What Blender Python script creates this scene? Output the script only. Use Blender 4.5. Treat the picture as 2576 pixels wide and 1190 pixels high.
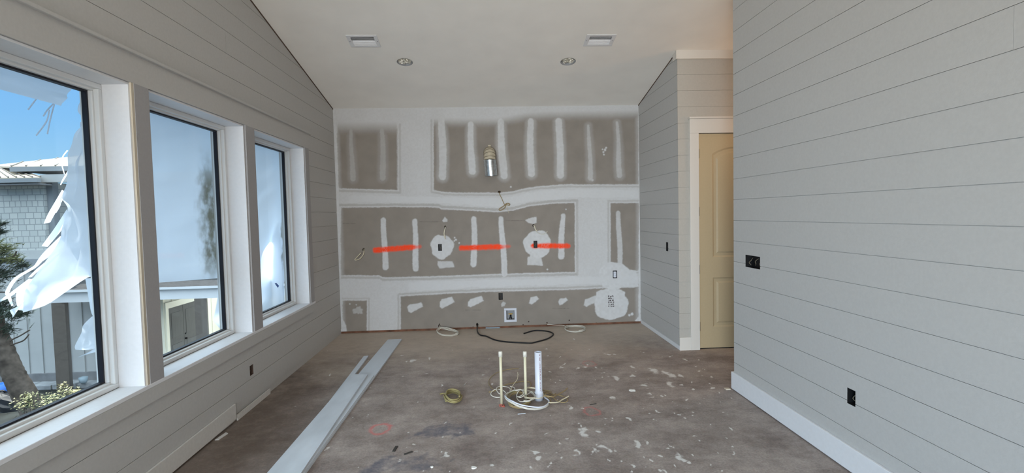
import bpy, bmesh, math, random
import numpy as np
from mathutils import Vector, Matrix
for o in list(bpy.data.objects): bpy.data.objects.remove(o)
S = bpy.context.scene
COL = S.collection
rnd = random.Random(7)

# ------------------------------------------------------------------ camera
W, H, CAMH = 2576, 1190, 1.56
F, PITCH, YAW, ROLL = 1251.2455, 0.0445, 0.0517, -0.0232
fwd = Vector((math.sin(YAW)*math.cos(PITCH), math.cos(YAW)*math.cos(PITCH), -math.sin(PITCH)))
rt0 = Vector((math.cos(YAW), -math.sin(YAW), 0)); up0 = rt0.cross(fwd)
RT = rt0*math.cos(ROLL) + up0*math.sin(ROLL); UP = -rt0*math.sin(ROLL) + up0*math.cos(ROLL)
CAM = Vector((0, 0, CAMH))
cd = bpy.data.cameras.new('camera'); cam = bpy.data.objects.new('camera', cd); COL.objects.link(cam)
cd.sensor_width = 36; cd.lens = F/W*36; cd.clip_start = 0.05; cd.clip_end = 400
M = Matrix((RT, UP, -fwd)).transposed().to_4x4(); M.translation = CAM
cam.matrix_world = M; S.camera = cam

# ------------------------------------------------------------------ world, sun, exposure
S.view_settings.view_transform = 'Standard'; S.view_settings.look = 'None'
S.view_settings.gamma = 1; S.view_settings.use_curve_mapping = False
S.view_settings.exposure = 0.0
wd = bpy.data.worlds.new('sky'); S.world = wd; wd.use_nodes = True
nt = wd.node_tree; nt.nodes.clear()
tc = nt.nodes.new('ShaderNodeTexCoord'); sx = nt.nodes.new('ShaderNodeSeparateXYZ')
nt.links.new(tc.outputs['Generated'], sx.inputs[0])
rp = nt.nodes.new('ShaderNodeValToRGB'); nt.links.new(sx.outputs['Z'], rp.inputs[0])
SKY = [(0.0, (0.50, 0.72, 0.95)), (0.06, (0.42, 0.74, 1.0)), (0.16, (0.27, 0.60, 1.0)), (0.30, (0.20, 0.50, 1.0)), (0.36, (0.78, 0.91, 1.0)), (1.0, (0.74, 0.89, 1.0))]
while len(rp.color_ramp.elements) < len(SKY): rp.color_ramp.elements.new(0.5)
for e, (p, c) in zip(rp.color_ramp.elements, SKY): e.position = p; e.color = (*c, 1)
mr = nt.nodes.new('ShaderNodeMapRange'); nt.links.new(sx.outputs['Z'], mr.inputs[0])
mr.inputs[1].default_value = 0.26; mr.inputs[2].default_value = 0.40
mr.inputs[3].default_value = 1.0; mr.inputs[4].default_value = 3.7     # bright high haze well above the roofs
bg = nt.nodes.new('ShaderNodeBackground'); ow = nt.nodes.new('ShaderNodeOutputWorld')
nt.links.new(rp.outputs[0], bg.inputs[0]); nt.links.new(mr.outputs[0], bg.inputs[1]); nt.links.new(bg.outputs[0], ow.inputs[0])
sd = bpy.data.lights.new('sun', 'SUN'); sd.energy = 8.0; sd.angle = 0.01; sd.color = (1.0, 0.95, 0.86)
sun = bpy.data.objects.new('sun', sd); COL.objects.link(sun)
SUND = Vector((-0.36, 0.16, 0.92))            # towards the sun
sun.rotation_euler = SUND.to_track_quat('Z', 'Y').to_euler()

# room numbers (metres; camera stands at x=0, y=0)
XL, D, XC, DC, XR, YE = -1.988, 6.776, 2.124, 5.39, 2.11, 4.14
HC, SL = 3.014, 0.2022
YB, RIDGE = -4.0, -0.4                     # wall behind the camera, ridge line
def zc(y): return HC + SL*(D - y) if y > RIDGE else HC + SL*(D - RIDGE) - SL*(RIDGE - y)
XH = 5.0                                   # end of the hall

def area(name, loc, size, sizey, direction, power, color, spread=180):
    l = bpy.data.lights.new(name, 'AREA'); l.shape = 'RECTANGLE'; l.size = size; l.size_y = sizey; l.energy = power; l.color = color; l.spread = math.radians(spread)
    o = bpy.data.objects.new(name, l); COL.objects.link(o); o.location = loc
    o.rotation_euler = Vector(direction).to_track_quat('-Z', 'Z').to_euler(); return o
# added fill lamps out of view behind the camera, at the added openings
area('door_daylight', (0.1, YB+0.12, 1.4), 2.8, 2.3, (0, 1, 0.36), 162, (1.0, 0.935, 0.85))
area('side_door_daylight', (XL+0.3, YB+0.12, 1.5), 1.4, 2.2, (1, 4.2, -0.4), 48, (0.98, 0.99, 1.0), 60)
area('window_skylight', (XL+0.06, -2.7, 1.5), 2.2, 2.2, (1, 2.4, -1.4), 85, (0.34, 0.68, 1.0), 90)
area('window_yardlight', (XL+0.07, -2.7, 1.5), 2.2, 2.2, (1, 2.0, 0.9), 24, (1.0, 0.86, 0.66), 100)
hl = bpy.data.lights.new('hall_lamp', 'POINT'); hl.energy = 19; hl.color = (1.0, 0.62, 0.34); hl.shadow_soft_size = 0.12
ho = bpy.data.objects.new('hall_lamp', hl); COL.objects.link(ho); ho.location = (3.55, 4.75, 2.55)

# ------------------------------------------------------------------ helpers
def ray(px, py): return (fwd*F + RT*(px - W/2) - UP*(py - H/2))
def on(px, py, ax, val):
    d = ray(px, py); t = (val - CAM[ax])/d[ax]; return CAM + d*t
def flo(px, py, z=0.0): return on(px, py, 2, z)
def wal(px, py, off=0.0): return on(px, py, 1, D - off)
def project(P):
    q = P - np.array(CAM); z = q @ np.array(fwd)
    return W/2 + F*(q @ np.array(RT))/z, H/2 - F*(q @ np.array(UP))/z

class MB:
    def __init__(s): s.v = []; s.f = []; s.sm = []
    def add(s, vs, fs, smooth=False):
        b = len(s.v); s.v += [tuple(p) for p in vs]
        for f in fs: s.f.append([b+i for i in f]); s.sm.append(smooth)
        return s
    def box(s, x0, x1, y0, y1, z0, z1, mat=None):
        vs = [Vector(p) for p in [(x0,y0,z0),(x1,y0,z0),(x1,y1,z0),(x0,y1,z0),(x0,y0,z1),(x1,y0,z1),(x1,y1,z1),(x0,y1,z1)]]
        if mat: vs = [mat @ p for p in vs]
        return s.add(vs, [(0,3,2,1),(4,5,6,7),(0,1,5,4),(1,2,6,5),(2,3,7,6),(3,0,4,7)])
    def prism(s, poly, off):
        n = len(poly); off = Vector(off); a = [Vector(p) for p in poly]
        s.add(a + [p+off for p in a], [list(range(n)), [2*n-1-i for i in range(n)]] + [(i, (i+1)%n, n+(i+1)%n, n+i) for i in range(n)])
        return s
    def tube(s, pts, r, n=8, caps=True, closed=False):
        pts = [Vector(p) for p in pts]; m = len(pts); rs = r if isinstance(r, (list, tuple)) else [r]*m
        t0 = (pts[1]-pts[0]).normalized(); a = Vector((0,0,1)) if abs(t0.z) < 0.9 else Vector((1,0,0))
        nrm = (a - t0*a.dot(t0)).normalized(); vs = []
        for i in range(m):
            t = (pts[min(i+1,m-1)] - pts[max(i-1,0)]).normalized()
            nrm = (nrm - t*nrm.dot(t)); nrm = nrm.normalized() if nrm.length > 1e-6 else t.orthogonal().normalized()
            b = t.cross(nrm)
            for k in range(n):
                c = 2*math.pi*k/n; vs.append(pts[i] + (nrm*math.cos(c) + b*math.sin(c))*rs[i])
        fs = [(i*n+k, i*n+(k+1)%n, (i+1)*n+(k+1)%n, (i+1)*n+k) for i in range(m-1) for k in range(n)]
        s.add(vs, fs, True)
        if caps:
            s.add(vs[:n], [list(range(n))[::-1]]); s.add(vs[-n:], [list(range(n))])
        return s
    def lathe(s, c, prof, n=20, axis=(0,0,1)):
        ax = Vector(axis).normalized(); u = ax.orthogonal().normalized(); w = ax.cross(u); c = Vector(c); vs = []
        for r, h in prof:
            for k in range(n):
                a = 2*math.pi*k/n; vs.append(c + ax*h + (u*math.cos(a) + w*math.sin(a))*r)
        return s.add(vs, [(i*n+k, i*n+(k+1)%n, (i+1)*n+(k+1)%n, (i+1)*n+k) for i in range(len(prof)-1) for k in range(n)], True)
def spline(p, n=8):
    p = [Vector(q) for q in p]; o = []
    for i in range(len(p)-1):
        a = p[max(i-1,0)]; b = p[i]; c = p[i+1]; d = p[min(i+2,len(p)-1)]
        for k in range(n):
            t = k/n; o.append(0.5*((2*b) + (c-a)*t + (2*a-5*b+4*c-d)*t*t + (3*b-a-3*c+d)*t**3))
    o.append(p[-1]); return o
def obj(name, mb, mat, parent=None, world=True, origin=None):
    me = bpy.data.meshes.new(name)
    vs = [Vector(p) for p in mb.v]
    o = bpy.data.objects.new(name, me); COL.objects.link(o)
    if parent:
        inv = wm(parent).inverted() if world else Matrix()
        vs = [inv @ p for p in vs]; o.parent = parent
    else:
        if origin is None:
            origin = Vector(((min(p.x for p in vs)+max(p.x for p in vs))/2, (min(p.y for p in vs)+max(p.y for p in vs))/2, min(p.z for p in vs)))
        vs = [p - Vector(origin) for p in vs]; o.location = origin
    me.from_pydata([tuple(p) for p in vs], [], mb.f); me.update()
    if any(mb.sm): me.polygons.foreach_set('use_smooth', mb.sm)
    bm = bmesh.new(); bm.from_mesh(me); bmesh.ops.recalc_face_normals(bm, faces=bm.faces); bm.to_mesh(me); bm.free()
    if getattr(mb, 'across', None): at = me.attributes.new('across', 'FLOAT', 'POINT'); at.data.foreach_set('value', mb.across)
    me.materials.append(mat); return o
def wm(o):
    m = Matrix.LocRotScale(o.location, o.rotation_euler, o.scale)
    return wm(o.parent) @ m if o.parent else m
def tag(o, label, cat, group=None, kind=None):
    o['label'] = label; o['category'] = cat
    if group: o['group'] = group
    if kind: o['kind'] = kind
    return o
def thing(name, label, cat, loc=(0,0,0), rot=(0,0,0), group=None):
    o = bpy.data.objects.new(name, None); COL.objects.link(o); o.location = loc; o.rotation_euler = rot; o.empty_display_size = 0.05
    return tag(o, label, cat, group)
def struct(name, mb, mat, parent=None, origin=(0,0,0)):
    o = obj(name, mb, mat, parent, origin=origin)
    if not parent: o['kind'] = 'structure'
    return o
def bevel(o, w=0.002, seg=2):
    m = o.modifiers.new('bevel', 'BEVEL'); m.width = w; m.segments = seg; m.limit_method = 'ANGLE'; return o

# ------------------------------------------------------------------ materials
def mat(name, col, rough=0.6, metal=0.0, noise=None, bump=None, spec=0.3):
    m = bpy.data.materials.new(name); m.use_nodes = True; n = m.node_tree; b = n.nodes['Principled BSDF']
    b.inputs['Base Color'].default_value = (*col, 1); b.inputs['Roughness'].default_value = rough; b.inputs['Metallic'].default_value = metal
    b.inputs['Specular IOR Level'].default_value = spec
    t = n.nodes.new('ShaderNodeTexCoord')
    if noise:
        sc, amt = noise[:2]; tx = n.nodes.new('ShaderNodeTexNoise'); tx.inputs['Scale'].default_value = sc; tx.inputs['Detail'].default_value = 6
        if len(noise) > 2:
            mp = n.nodes.new('ShaderNodeMapping'); mp.inputs['Scale'].default_value = noise[2]; n.links.new(t.outputs['Object'], mp.inputs[0]); n.links.new(mp.outputs[0], tx.inputs[0])
        else: n.links.new(t.outputs['Object'], tx.inputs[0])
        r = n.nodes.new('ShaderNodeMapRange'); n.links.new(tx.outputs[0], r.inputs[0])
        r.inputs[1].default_value = 0.3; r.inputs[2].default_value = 0.7; r.inputs[3].default_value = 1-amt; r.inputs[4].default_value = 1+amt
        mx = n.nodes.new('ShaderNodeVectorMath'); mx.operation = 'SCALE'; mx.inputs[0].default_value = col; n.links.new(r.outputs[0], mx.inputs['Scale'])
        n.links.new(mx.outputs[0], b.inputs['Base Color'])
    if bump:
        sc, st = bump; tx = n.nodes.new('ShaderNodeTexNoise'); tx.inputs['Scale'].default_value = sc; tx.inputs['Detail'].default_value = 4; n.links.new(t.outputs['Object'], tx.inputs[0])
        bp = n.nodes.new('ShaderNodeBump'); bp.inputs['Strength'].default_value = st; bp.inputs['Distance'].default_value = 0.002
        n.links.new(tx.outputs[0], bp.inputs['Height']); n.links.new(bp.outputs[0], b.inputs['Normal'])
    return m
M_SHIP = mat('shiplap_paint', (0.50, 0.495, 0.48), 0.55, noise=(60, 0.03), bump=(140, 0.15))
M_TRIM = mat('trim_paint', (0.74, 0.75, 0.77), 0.4, noise=(40, 0.02))
M_CASE = mat('casing_primer', (0.36, 0.355, 0.36), 0.5, noise=(70, 0.03))  # same paint as head and apron, with shade put into the colour
M_CEIL = mat('ceiling_paint', (0.88, 0.86, 0.815), 0.8, noise=(3, 0.03), bump=(220, 0.2))
M_HTRIM = mat('hall_trim_paint', (0.68, 0.65, 0.60), 0.4)  # trim paint again, tinted for the warm hall light
M_HSHIP = mat('hall_shiplap_paint', (0.45, 0.43, 0.39), 0.55, noise=(60, 0.03), bump=(140, 0.15))  # shiplap paint with the hall's warm light put into the colour
M_SHIP2 = mat('loose_board_paint', (0.62, 0.605, 0.575), 0.5, noise=(50, 0.04))
M_FRAME = mat('window_vinyl', (0.73, 0.74, 0.74), 0.35)
M_BLACK = mat('black_gasket', (0.012, 0.013, 0.02), 0.5)
M_BOXP = mat('box_black_plastic', (0.008, 0.008, 0.009), 0.5)
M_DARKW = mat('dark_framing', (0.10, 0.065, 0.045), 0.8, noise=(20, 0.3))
M_RAW = mat('raw_pine', (0.56, 0.50, 0.40), 0.6, noise=(15, 0.15, (1, 1, 0.1)))
M_PLATE = mat('sill_plate_wood', (0.16, 0.075, 0.045), 0.8, noise=(12, 0.4))
M_DOOR = mat('door_primer', (0.50, 0.40, 0.25), 0.5, noise=(50, 0.02))
M_HINGE = mat('hinge_metal', (0.05, 0.05, 0.055), 0.4, 0.9)
M_BOARD = mat('primed_board', (0.60, 0.66, 0.72), 0.5, noise=(6, 0.05, (1, 0.25, 1)))
M_BOARDS = mat('primed_board_scuffed', (0.61, 0.67, 0.73), 0.5, noise=(3.2, 0.13, (1.5, 0.6, 1)))
M_PVC = mat('white_pvc', (0.60, 0.63, 0.70), 0.3)
M_CPVC = mat('cream_cpvc', (0.62, 0.58, 0.42), 0.35)
M_INK = mat('red_brown_ink', (0.16, 0.03, 0.05), 0.6)
M_WHITEW = mat('white_cable', (0.62, 0.60, 0.53), 0.4)
M_CREAMW = mat('cream_cable', (0.66, 0.60, 0.44), 0.4)
M_TANW = mat('tan_cable', (0.31, 0.235, 0.12), 0.45)
M_OLIVEW = mat('olive_yellow_cable', (0.31, 0.265, 0.12), 0.45)
M_BLKW = mat('black_cable', (0.015, 0.015, 0.016), 0.45)
M_GALV = mat('galvanized_steel', (0.62, 0.66, 0.68), 0.28, 0.95, noise=(30, 0.2))
M_DUSTY = mat('dusty_duct', (0.50, 0.44, 0.33), 0.7, noise=(25, 0.15))
M_SEAM = mat('dark_seam', (0.2, 0.17, 0.12), 0.7)
M_BRASS = mat('brass', (0.55, 0.36, 0.10), 0.3, 0.9)
M_CRUMB = mat('red_crumb', (0.42, 0.12, 0.09), 0.8)
M_CHIP = mat('white_chip', (0.78, 0.78, 0.74), 0.8)
M_STICK = mat('dark_wood_scrap', (0.055, 0.05, 0.045), 0.8)
M_TAPE = mat('blue_tape', (0.03, 0.16, 0.62), 0.6)
M_CRUMPLE = mat('crumpled_liner', (0.62, 0.60, 0.53), 0.35, 0.3, noise=(40, 0.3))
# outside
M_SHAKE = bpy.data.materials.new('shake_siding'); M_SHAKE.use_nodes = True
n = M_SHAKE.node_tree; b = n.nodes['Principled BSDF']; t = n.nodes.new('ShaderNodeTexCoord'); mp = n.nodes.new('ShaderNodeMapping'); br = n.nodes.new('ShaderNodeTexBrick')
mp.inputs['Rotation'].default_value = (math.radians(-90), 0, 0)
n.links.new(t.outputs['Object'], mp.inputs[0]); n.links.new(mp.outputs[0], br.inputs[0]); n.links.new(br.outputs[0], b.inputs['Base Color'])
br.inputs['Color1'].default_value = (0.52, 0.52, 0.49, 1); br.inputs['Color2'].default_value = (0.45, 0.46, 0.44, 1); br.inputs['Mortar'].default_value = (0.27, 0.28, 0.28, 1)
br.inputs['Scale'].default_value = 1.0; br.inputs['Brick Width'].default_value = 0.22; br.inputs['Row Height'].default_value = 0.17; br.inputs['Mortar Size'].default_value = 0.010; br.squash = 0.7; br.squash_frequency = 3; br.offset = 0.37
b.inputs['Roughness'].default_value = 0.8
M_SIDING = mat('batten_siding', (0.46, 0.46, 0.45), 0.7, noise=(2, 0.05))
M_CREAM = mat('cream_siding', (0.82, 0.76, 0.62), 0.7)
M_FASCIA = mat('blue_grey_fascia', (0.25, 0.265, 0.28), 0.6)
M_ROOF = mat('metal_roof', (0.38, 0.325, 0.245), 0.45, noise=(4, 0.06))
M_ROOFR = mat('roof_rib', (0.16, 0.145, 0.13), 0.6)
M_PROOF = mat('porch_shingle', (0.045, 0.045, 0.047), 0.9, noise=(14, 0.3))
M_POST = mat('brown_post', (0.14, 0.12, 0.105), 0.8, noise=(9, 0.08))
M_GREYD = mat('grey_door', (0.115, 0.108, 0.10), 0.7, noise=(9, 0.1, (1, 4, 0.3)))
M_SKIRT = mat('grey_skirt', (0.22, 0.22, 0.225), 0.8, noise=(4, 0.2))
M_GROUND = mat('yard_soil', (0.028, 0.031, 0.028), 0.95, noise=(3.0, 0.5))
M_STONE = mat('grey_stone', (0.32, 0.33, 0.34), 0.9, noise=(5, 0.25))
M_BARK = mat('pine_bark', (0.085, 0.068, 0.056), 0.95, noise=(7, 0.55), bump=(30, 0.6))
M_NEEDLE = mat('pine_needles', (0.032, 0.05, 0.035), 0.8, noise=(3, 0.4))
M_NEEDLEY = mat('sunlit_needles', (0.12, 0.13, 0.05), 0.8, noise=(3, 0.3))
M_LEAF = mat('yellow_leaf', (0.50, 0.46, 0.24), 0.6, noise=(9, 0.25))
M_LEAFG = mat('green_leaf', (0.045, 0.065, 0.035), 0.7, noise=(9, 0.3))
M_TARP = mat('dark_tarp', (0.012, 0.014, 0.018), 0.5)
M_BLUEP = mat('blue_plastic', (0.03, 0.14, 0.5), 0.4)
M_CLEARP = mat('pale_plastic', (0.3, 0.38, 0.43), 0.3)
def glass_mat():
    m = bpy.data.materials.new('window_glass'); m.use_nodes = True; n = m.node_tree; n.nodes.clear()
    o = n.nodes.new('ShaderNodeOutputMaterial'); mx = n.nodes.new('ShaderNodeMixShader'); tr = n.nodes.new('ShaderNodeBsdfTransparent'); gl = n.nodes.new('ShaderNodeBsdfGlossy'); fr = n.nodes.new('ShaderNodeLayerWeight'); pw = n.nodes.new('ShaderNodeMath'); ma = n.nodes.new('ShaderNodeMath')
    tr.inputs[0].default_value = (0.93, 0.96, 0.97, 1); gl.inputs['Roughness'].default_value = 0.02; pw.operation = 'POWER'; pw.inputs[1].default_value = 5; ma.operation = 'MULTIPLY_ADD'; ma.inputs[1].default_value = 0.4; ma.inputs[2].default_value = 0.02
    fr.inputs[0].default_value = 0.5; n.links.new(fr.outputs['Facing'], pw.inputs[0]); n.links.new(pw.outputs[0], ma.inputs[0]); n.links.new(ma.outputs[0], mx.inputs[0]); n.links.new(tr.outputs[0], mx.inputs[1]); n.links.new(gl.outputs[0], mx.inputs[2]); n.links.new(mx.outputs[0], o.inputs[0]); return m
M_GLASS = glass_mat()
def film_mat(name, clear, stain=None):  # stain: extent and amount of the olive-brown strip
    m = bpy.data.materials.new(name); m.use_nodes = True; n = m.node_tree; n.nodes.clear(); L = n.links.new
    o = n.nodes.new('ShaderNodeOutputMaterial'); m1 = n.nodes.new('ShaderNodeMixShader'); m2 = n.nodes.new('ShaderNodeMixShader')
    tr = n.nodes.new('ShaderNodeBsdfTransparent'); tl = n.nodes.new('ShaderNodeBsdfTranslucent'); df = n.nodes.new('ShaderNodeBsdfDiffuse')
    c = (0.84, 0.91, 1.0, 1); tl.inputs[0].default_value = c; df.inputs[0].default_value = c; tr.inputs[0].default_value = (0.95, 0.97, 1, 1)
    m1.inputs[0].default_value = 0.4; m2.inputs[0].default_value = clear
    L(tl.outputs[0], m1.inputs[1]); L(df.outputs[0], m1.inputs[2]); L(m1.outputs[0], m2.inputs[1]); L(tr.outputs[0], m2.inputs[2]); L(m2.outputs[0], o.inputs[0])
    if stain:                                # an olive-brown strip along the sheet's far edge, with a cloudy border
        y0, y1, z0, z1, amt = stain
        g = n.nodes.new('ShaderNodeNewGeometry'); s = n.nodes.new('ShaderNodeSeparateXYZ'); L(g.outputs['Position'], s.inputs[0])
        ed = n.nodes.new('ShaderNodeAttribute'); ed.attribute_name = 'across'
        nz = n.nodes.new('ShaderNodeTexNoise'); nz.inputs['Scale'].default_value = 11; nz.inputs['Detail'].default_value = 9; L(g.outputs['Position'], nz.inputs[0])
        def mapr(src, a, b):
            r = n.nodes.new('ShaderNodeMapRange'); r.interpolation_type = 'SMOOTHSTEP'; L(src, r.inputs[0]); r.inputs[1].default_value = a; r.inputs[2].default_value = b; return r.outputs[0]
        def math_(op, a, b):
            k = n.nodes.new('ShaderNodeMath'); k.operation = op
            for i, v in enumerate((a, b)):
                if isinstance(v, (int, float)): k.inputs[i].default_value = v
                else: L(v, k.inputs[i])
            return k.outputs[0]
        fy = mapr(math_('ADD', ed.outputs['Fac'], math_('MULTIPLY', nz.outputs[0], 0.22)), y0+.11, y1+.11); fz = math_('MULTIPLY', mapr(s.outputs['Z'], z0, z0+0.35), mapr(s.outputs['Z'], z1, z1-0.45))
        fn = mapr(nz.outputs[0], 0.30, 0.60)
        f = math_('MULTIPLY', math_('MULTIPLY', fy, fz), math_('MULTIPLY', math_('ADD', math_('MULTIPLY', fn, 0.5), 0.5), amt))
        for sh in (tl, df):
            mc = n.nodes.new('ShaderNodeMix'); mc.data_type = 'RGBA'; L(f, mc.inputs[0]); mc.inputs[6].default_value = c; mc.inputs[7].default_value = (0.13, 0.115, 0.06, 1); L(mc.outputs[2], sh.inputs[0])
    return m
M_FILM = film_mat('plastic_film', 0.10)
M_FILM2 = film_mat('plastic_film_mildewed', 0.06, (0.66, 0.92, 0.95, 2.25, 0.95))
M_FILM3 = film_mat('plastic_film_spotted', 0.06, (0.93, 1.0, 0.9, 1.75, 0.9))

def holes_split(u0, u1, z0, z1, holes):
    """rectangles of (u0..u1, z0..z1) left after cutting the rectangular holes"""
    zs = sorted({z0, z1} | {z for h in holes for z in h[2:4] if z0 < z < z1}); out = []
    for a, b in zip(zs, zs[1:]):
        m = (a+b)/2; cuts = sorted([(max(h[0], u0), min(h[1], u1)) for h in holes if h[2] < m < h[3] and h[1] > u0 and h[0] < u1]); u = u0
        for c, d in cuts:
            if c > u: out.append((u, c, a, b))
            u = max(u, d)
        if u < u1: out.append((u, u1, a, b))
    return out
GAP = 0.0032; LZ0, LDZ = 0.066, 0.1751
def shiplap(axis, pos, sgn, u0, u1, ztop, holes=(), thick=0.006, zbot=LZ0, joints=()):
    """boards on plane axis=pos facing sgn; u runs along the other horizontal axis"""
    mb = MB(); k = 0
    while LZ0 + k*LDZ < ztop:
        a = LZ0 + k*LDZ; b = a + LDZ - GAP; k += 1
        us = [u0] + [j for j, kk in joints if kk == k-1] + [u1]
        for ua, ub in zip(us, us[1:]):
            for (p, q, c, d) in holes_split(ua + (0.0008 if ua != u0 else 0), ub - (0.0008 if ub != u1 else 0), max(a, zbot), b, holes):
                lo, hi = sorted((pos, pos - sgn*thick))
                if axis == 0: mb.box(lo, hi, p, q, c, d)
                else: mb.box(p, q, lo, hi, c, d)
    return mb
def sheet(axis, lo, hi, u0, u1, z0, z1, holes=()):
    mb = MB()
    for p, q, c, d in holes_split(u0, u1, z0, z1, holes):
        if axis == 0: mb.box(lo, hi, p, q, c, d)
        else: mb.box(p, q, lo, hi, c, d)
    return mb

# ------------------------------------------------------------------ window wall
WZ0, WZ1 = 0.622, 2.346
WIN = [(1.765, 2.935), (3.083, 4.255), (4.425, 5.615)]
BACKWIN = [(-3.8, -1.6)]  # unseen window added behind the camera to let light in
whole = [(a, b, WZ0, WZ1) for a, b in WIN] + [(a, b, 0.3, WZ1+0.4) for a, b in BACKWIN]
LOUT = (4.186, 4.252, 0.268, 0.352)
wl = shiplap(0, XL, 1, YB, D, 4.4, whole + [LOUT], joints=[(4.05, 16), (3.2, 3), (4.62, 14), (2.9, 17)])
w = struct('wall_left', wl, M_SHIP)
struct('sheathing', sheet(0, XL-0.16, XL-0.0065, YB, D+0.12, -0.1, 4.6, whole + [LOUT]), M_SHIP, w)
struct('exterior_siding', sheet(0, XL-0.26, XL-0.235, YB, D+0.2, -3.1, 4.5, whole), M_SIDING, w)
struct('sill_plate', MB().box(XL-0.10, XL-0.007, YB, D, 0.008, 0.064), mat('dusty_plate', (0.20, 0.175, 0.15), 0.8, noise=(8, 0.2)), w)
def ring(mb, y0, y1, z0, z1, wd_, x0, x1):
    mb.box(x0, x1, y0, y1, z0, z0+wd_); mb.box(x0, x1, y0, y1, z1-wd_, z1); mb.box(x0, x1, y0, y0+wd_, z0+wd_, z1-wd_); mb.box(x0, x1, y1-wd_, y1, z0+wd_, z1-wd_); return mb
def window(name, y0, y1, z0, z1):
    e = bpy.data.objects.new(name, None); COL.objects.link(e); e.location = (XL, (y0+y1)/2, z0); e['kind'] = 'structure'; e.empty_display_size = 0.1
    j = ring(MB(), y0-0.002, y1+0.002, z0-0.012, z1+0.002, 0.012, XL-0.20, XL+0.008)
    obj('jamb', j, M_TRIM, e)
    fr = ring(MB(), y0+0.010, y1-0.010, z0, z1-0.010, 0.028, XL-0.165, XL-0.133); ring(fr, y0+0.010, y1-0.010, z0, z1-0.010, 0.040, XL-0.225, XL-0.158)
    bevel(obj('frame', fr, M_FRAME, e), 0.004)
    obj('gasket', ring(MB(), y0+0.048, y1-0.048, z0+0.038, z1-0.048, 0.012, XL-0.208, XL-0.180), M_BLACK, e)
    obj('pane', MB().box(XL-0.197, XL-0.193, y0+0.055, y1-0.055, z0+0.045, z1-0.055), M_GLASS, e)
    return e
for i, (a, b) in enumerate(WIN): window('window_%d' % (i+1), a, b, WZ0, WZ1)
for i, (a, b) in enumerate(BACKWIN): window('window_%d' % (i+4), a, b, 0.3, WZ1+0.4)  # the added, unseen window
XF = XL + 0.02
bevel(struct('trim_1', MB().box(XL-0.13, XF+0.002, 1.60, 5.76, WZ0-0.022, WZ0+0.002), M_TRIM), 0.003)
struct('trim_2', MB().box(XL, XF, 1.62, 5.74, WZ0-0.108, WZ0-0.022), M_SHIP)
struct('trim_3', MB().box(XL, XF, 1.62, 5.745, WZ1+0.004, 2.512), M_SHIP)
bevel(struct('trim_4', MB().box(XL, XF+0.022, 1.60, 5.775, 2.512, 2.532), M_SHIP), 0.004)
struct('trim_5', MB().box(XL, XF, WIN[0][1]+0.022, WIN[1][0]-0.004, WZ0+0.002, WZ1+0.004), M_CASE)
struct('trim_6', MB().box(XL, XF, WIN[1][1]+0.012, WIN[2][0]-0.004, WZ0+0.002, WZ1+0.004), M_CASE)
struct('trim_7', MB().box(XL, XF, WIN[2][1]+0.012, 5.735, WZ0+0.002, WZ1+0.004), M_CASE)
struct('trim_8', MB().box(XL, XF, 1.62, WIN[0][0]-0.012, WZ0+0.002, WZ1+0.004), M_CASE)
struct('trim_9', MB().box(XL, XF-0.003, WIN[0][1]+0.002, WIN[0][1]+0.0215, WZ0+0.002, WZ1+0.004), M_RAW)

# ------------------------------------------------------------------ back wall: drywall with joint compound, painted on a fine mesh
def vnoise(x, y, s, seed):
    r = np.random.RandomState(seed); n = 257; g = r.rand(n, n); x = x/s; y = y/s
    xi = np.floor(x).astype(int); yi = np.floor(y).astype(int); fx = x-xi; fy = y-yi; fx = fx*fx*(3-2*fx); fy = fy*fy*(3-2*fy)
    a = g[xi % n, yi % n]; b_ = g[(xi+1) % n, yi % n]; c = g[xi % n, (yi+1) % n]; d = g[(xi+1) % n, (yi+1) % n]
    return (a*(1-fx)+b_*fx)*(1-fy) + (c*(1-fx)+d*fx)*fy - 0.5
def sstep(a, b, x):
    t = np.clip((x-a)/(b-a), 0, 1); return t*t*(3-2*t)
def rect_box(px0, py0, px1, py1):
    a = wal(px0, py0); b = wal(px1, py1); return (min(a.x, b.x), max(a.x, b.x), min(a.z, b.z), max(a.z, b.z))
BOXES = [rect_box(1102, 614, 1112, 631), rect_box(1342, 606, 1352, 624), rect_box(1254, 737, 1265, 754), rect_box(1541.5, 681, 1552.5, 700)]
VALVE = rect_box(1273.5, 781, 1294.5, 804)
HOLES = [(905+10, 628, 3.0, 4), (1120, 571, 2.8, 3), (1342, 567, 2.8, 3.5), (1256, 483, 3.5, 3), (1105, 820, 2.0, 6), (1200.5, 817, 2.6, 5), (1376, 814, 2.0, 4)]
def nonuni(lo, hi, step, extra):
    g = np.arange(lo, hi, step); e = np.array(sorted(extra)); keep = np.all(np.abs(g[:, None]-e[None, :]) > step*0.45, axis=1) if len(e) else np.ones(len(g), bool)
    return np.unique(np.concatenate([g[keep], e, [hi]]))
ex = [v for r in BOXES + [VALVE] for v in r[:2]]; ez = [v for r in BOXES + [VALVE] for v in r[2:]]
gx = nonuni(XL-0.01, XC+0.01, 0.006, ex); gz = nonuni(0.030, HC+0.06, 0.006, ez)
GX, GZ = np.meshgrid(gx, gz, indexing='ij'); P = np.stack([GX.ravel(), np.full(GX.size, D), GZ.ravel()], 1)
U, V = project(P)
wob = vnoise(U+500, V, 22, 1)*5 + vnoise(U+500, V, 7, 2)*3
fine = vnoise(U+500, V, 3, 3)*1.6
def curve(pts, x): return np.interp(x, [p[0] for p in pts], [p[1] for p in pts])
mud = 0.83 + 0.06*vnoise(U+500, V, 40, 14) + 0.10*vnoise(U+500, V, 3.0, 15)
bandm = np.zeros(U.size)
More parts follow.
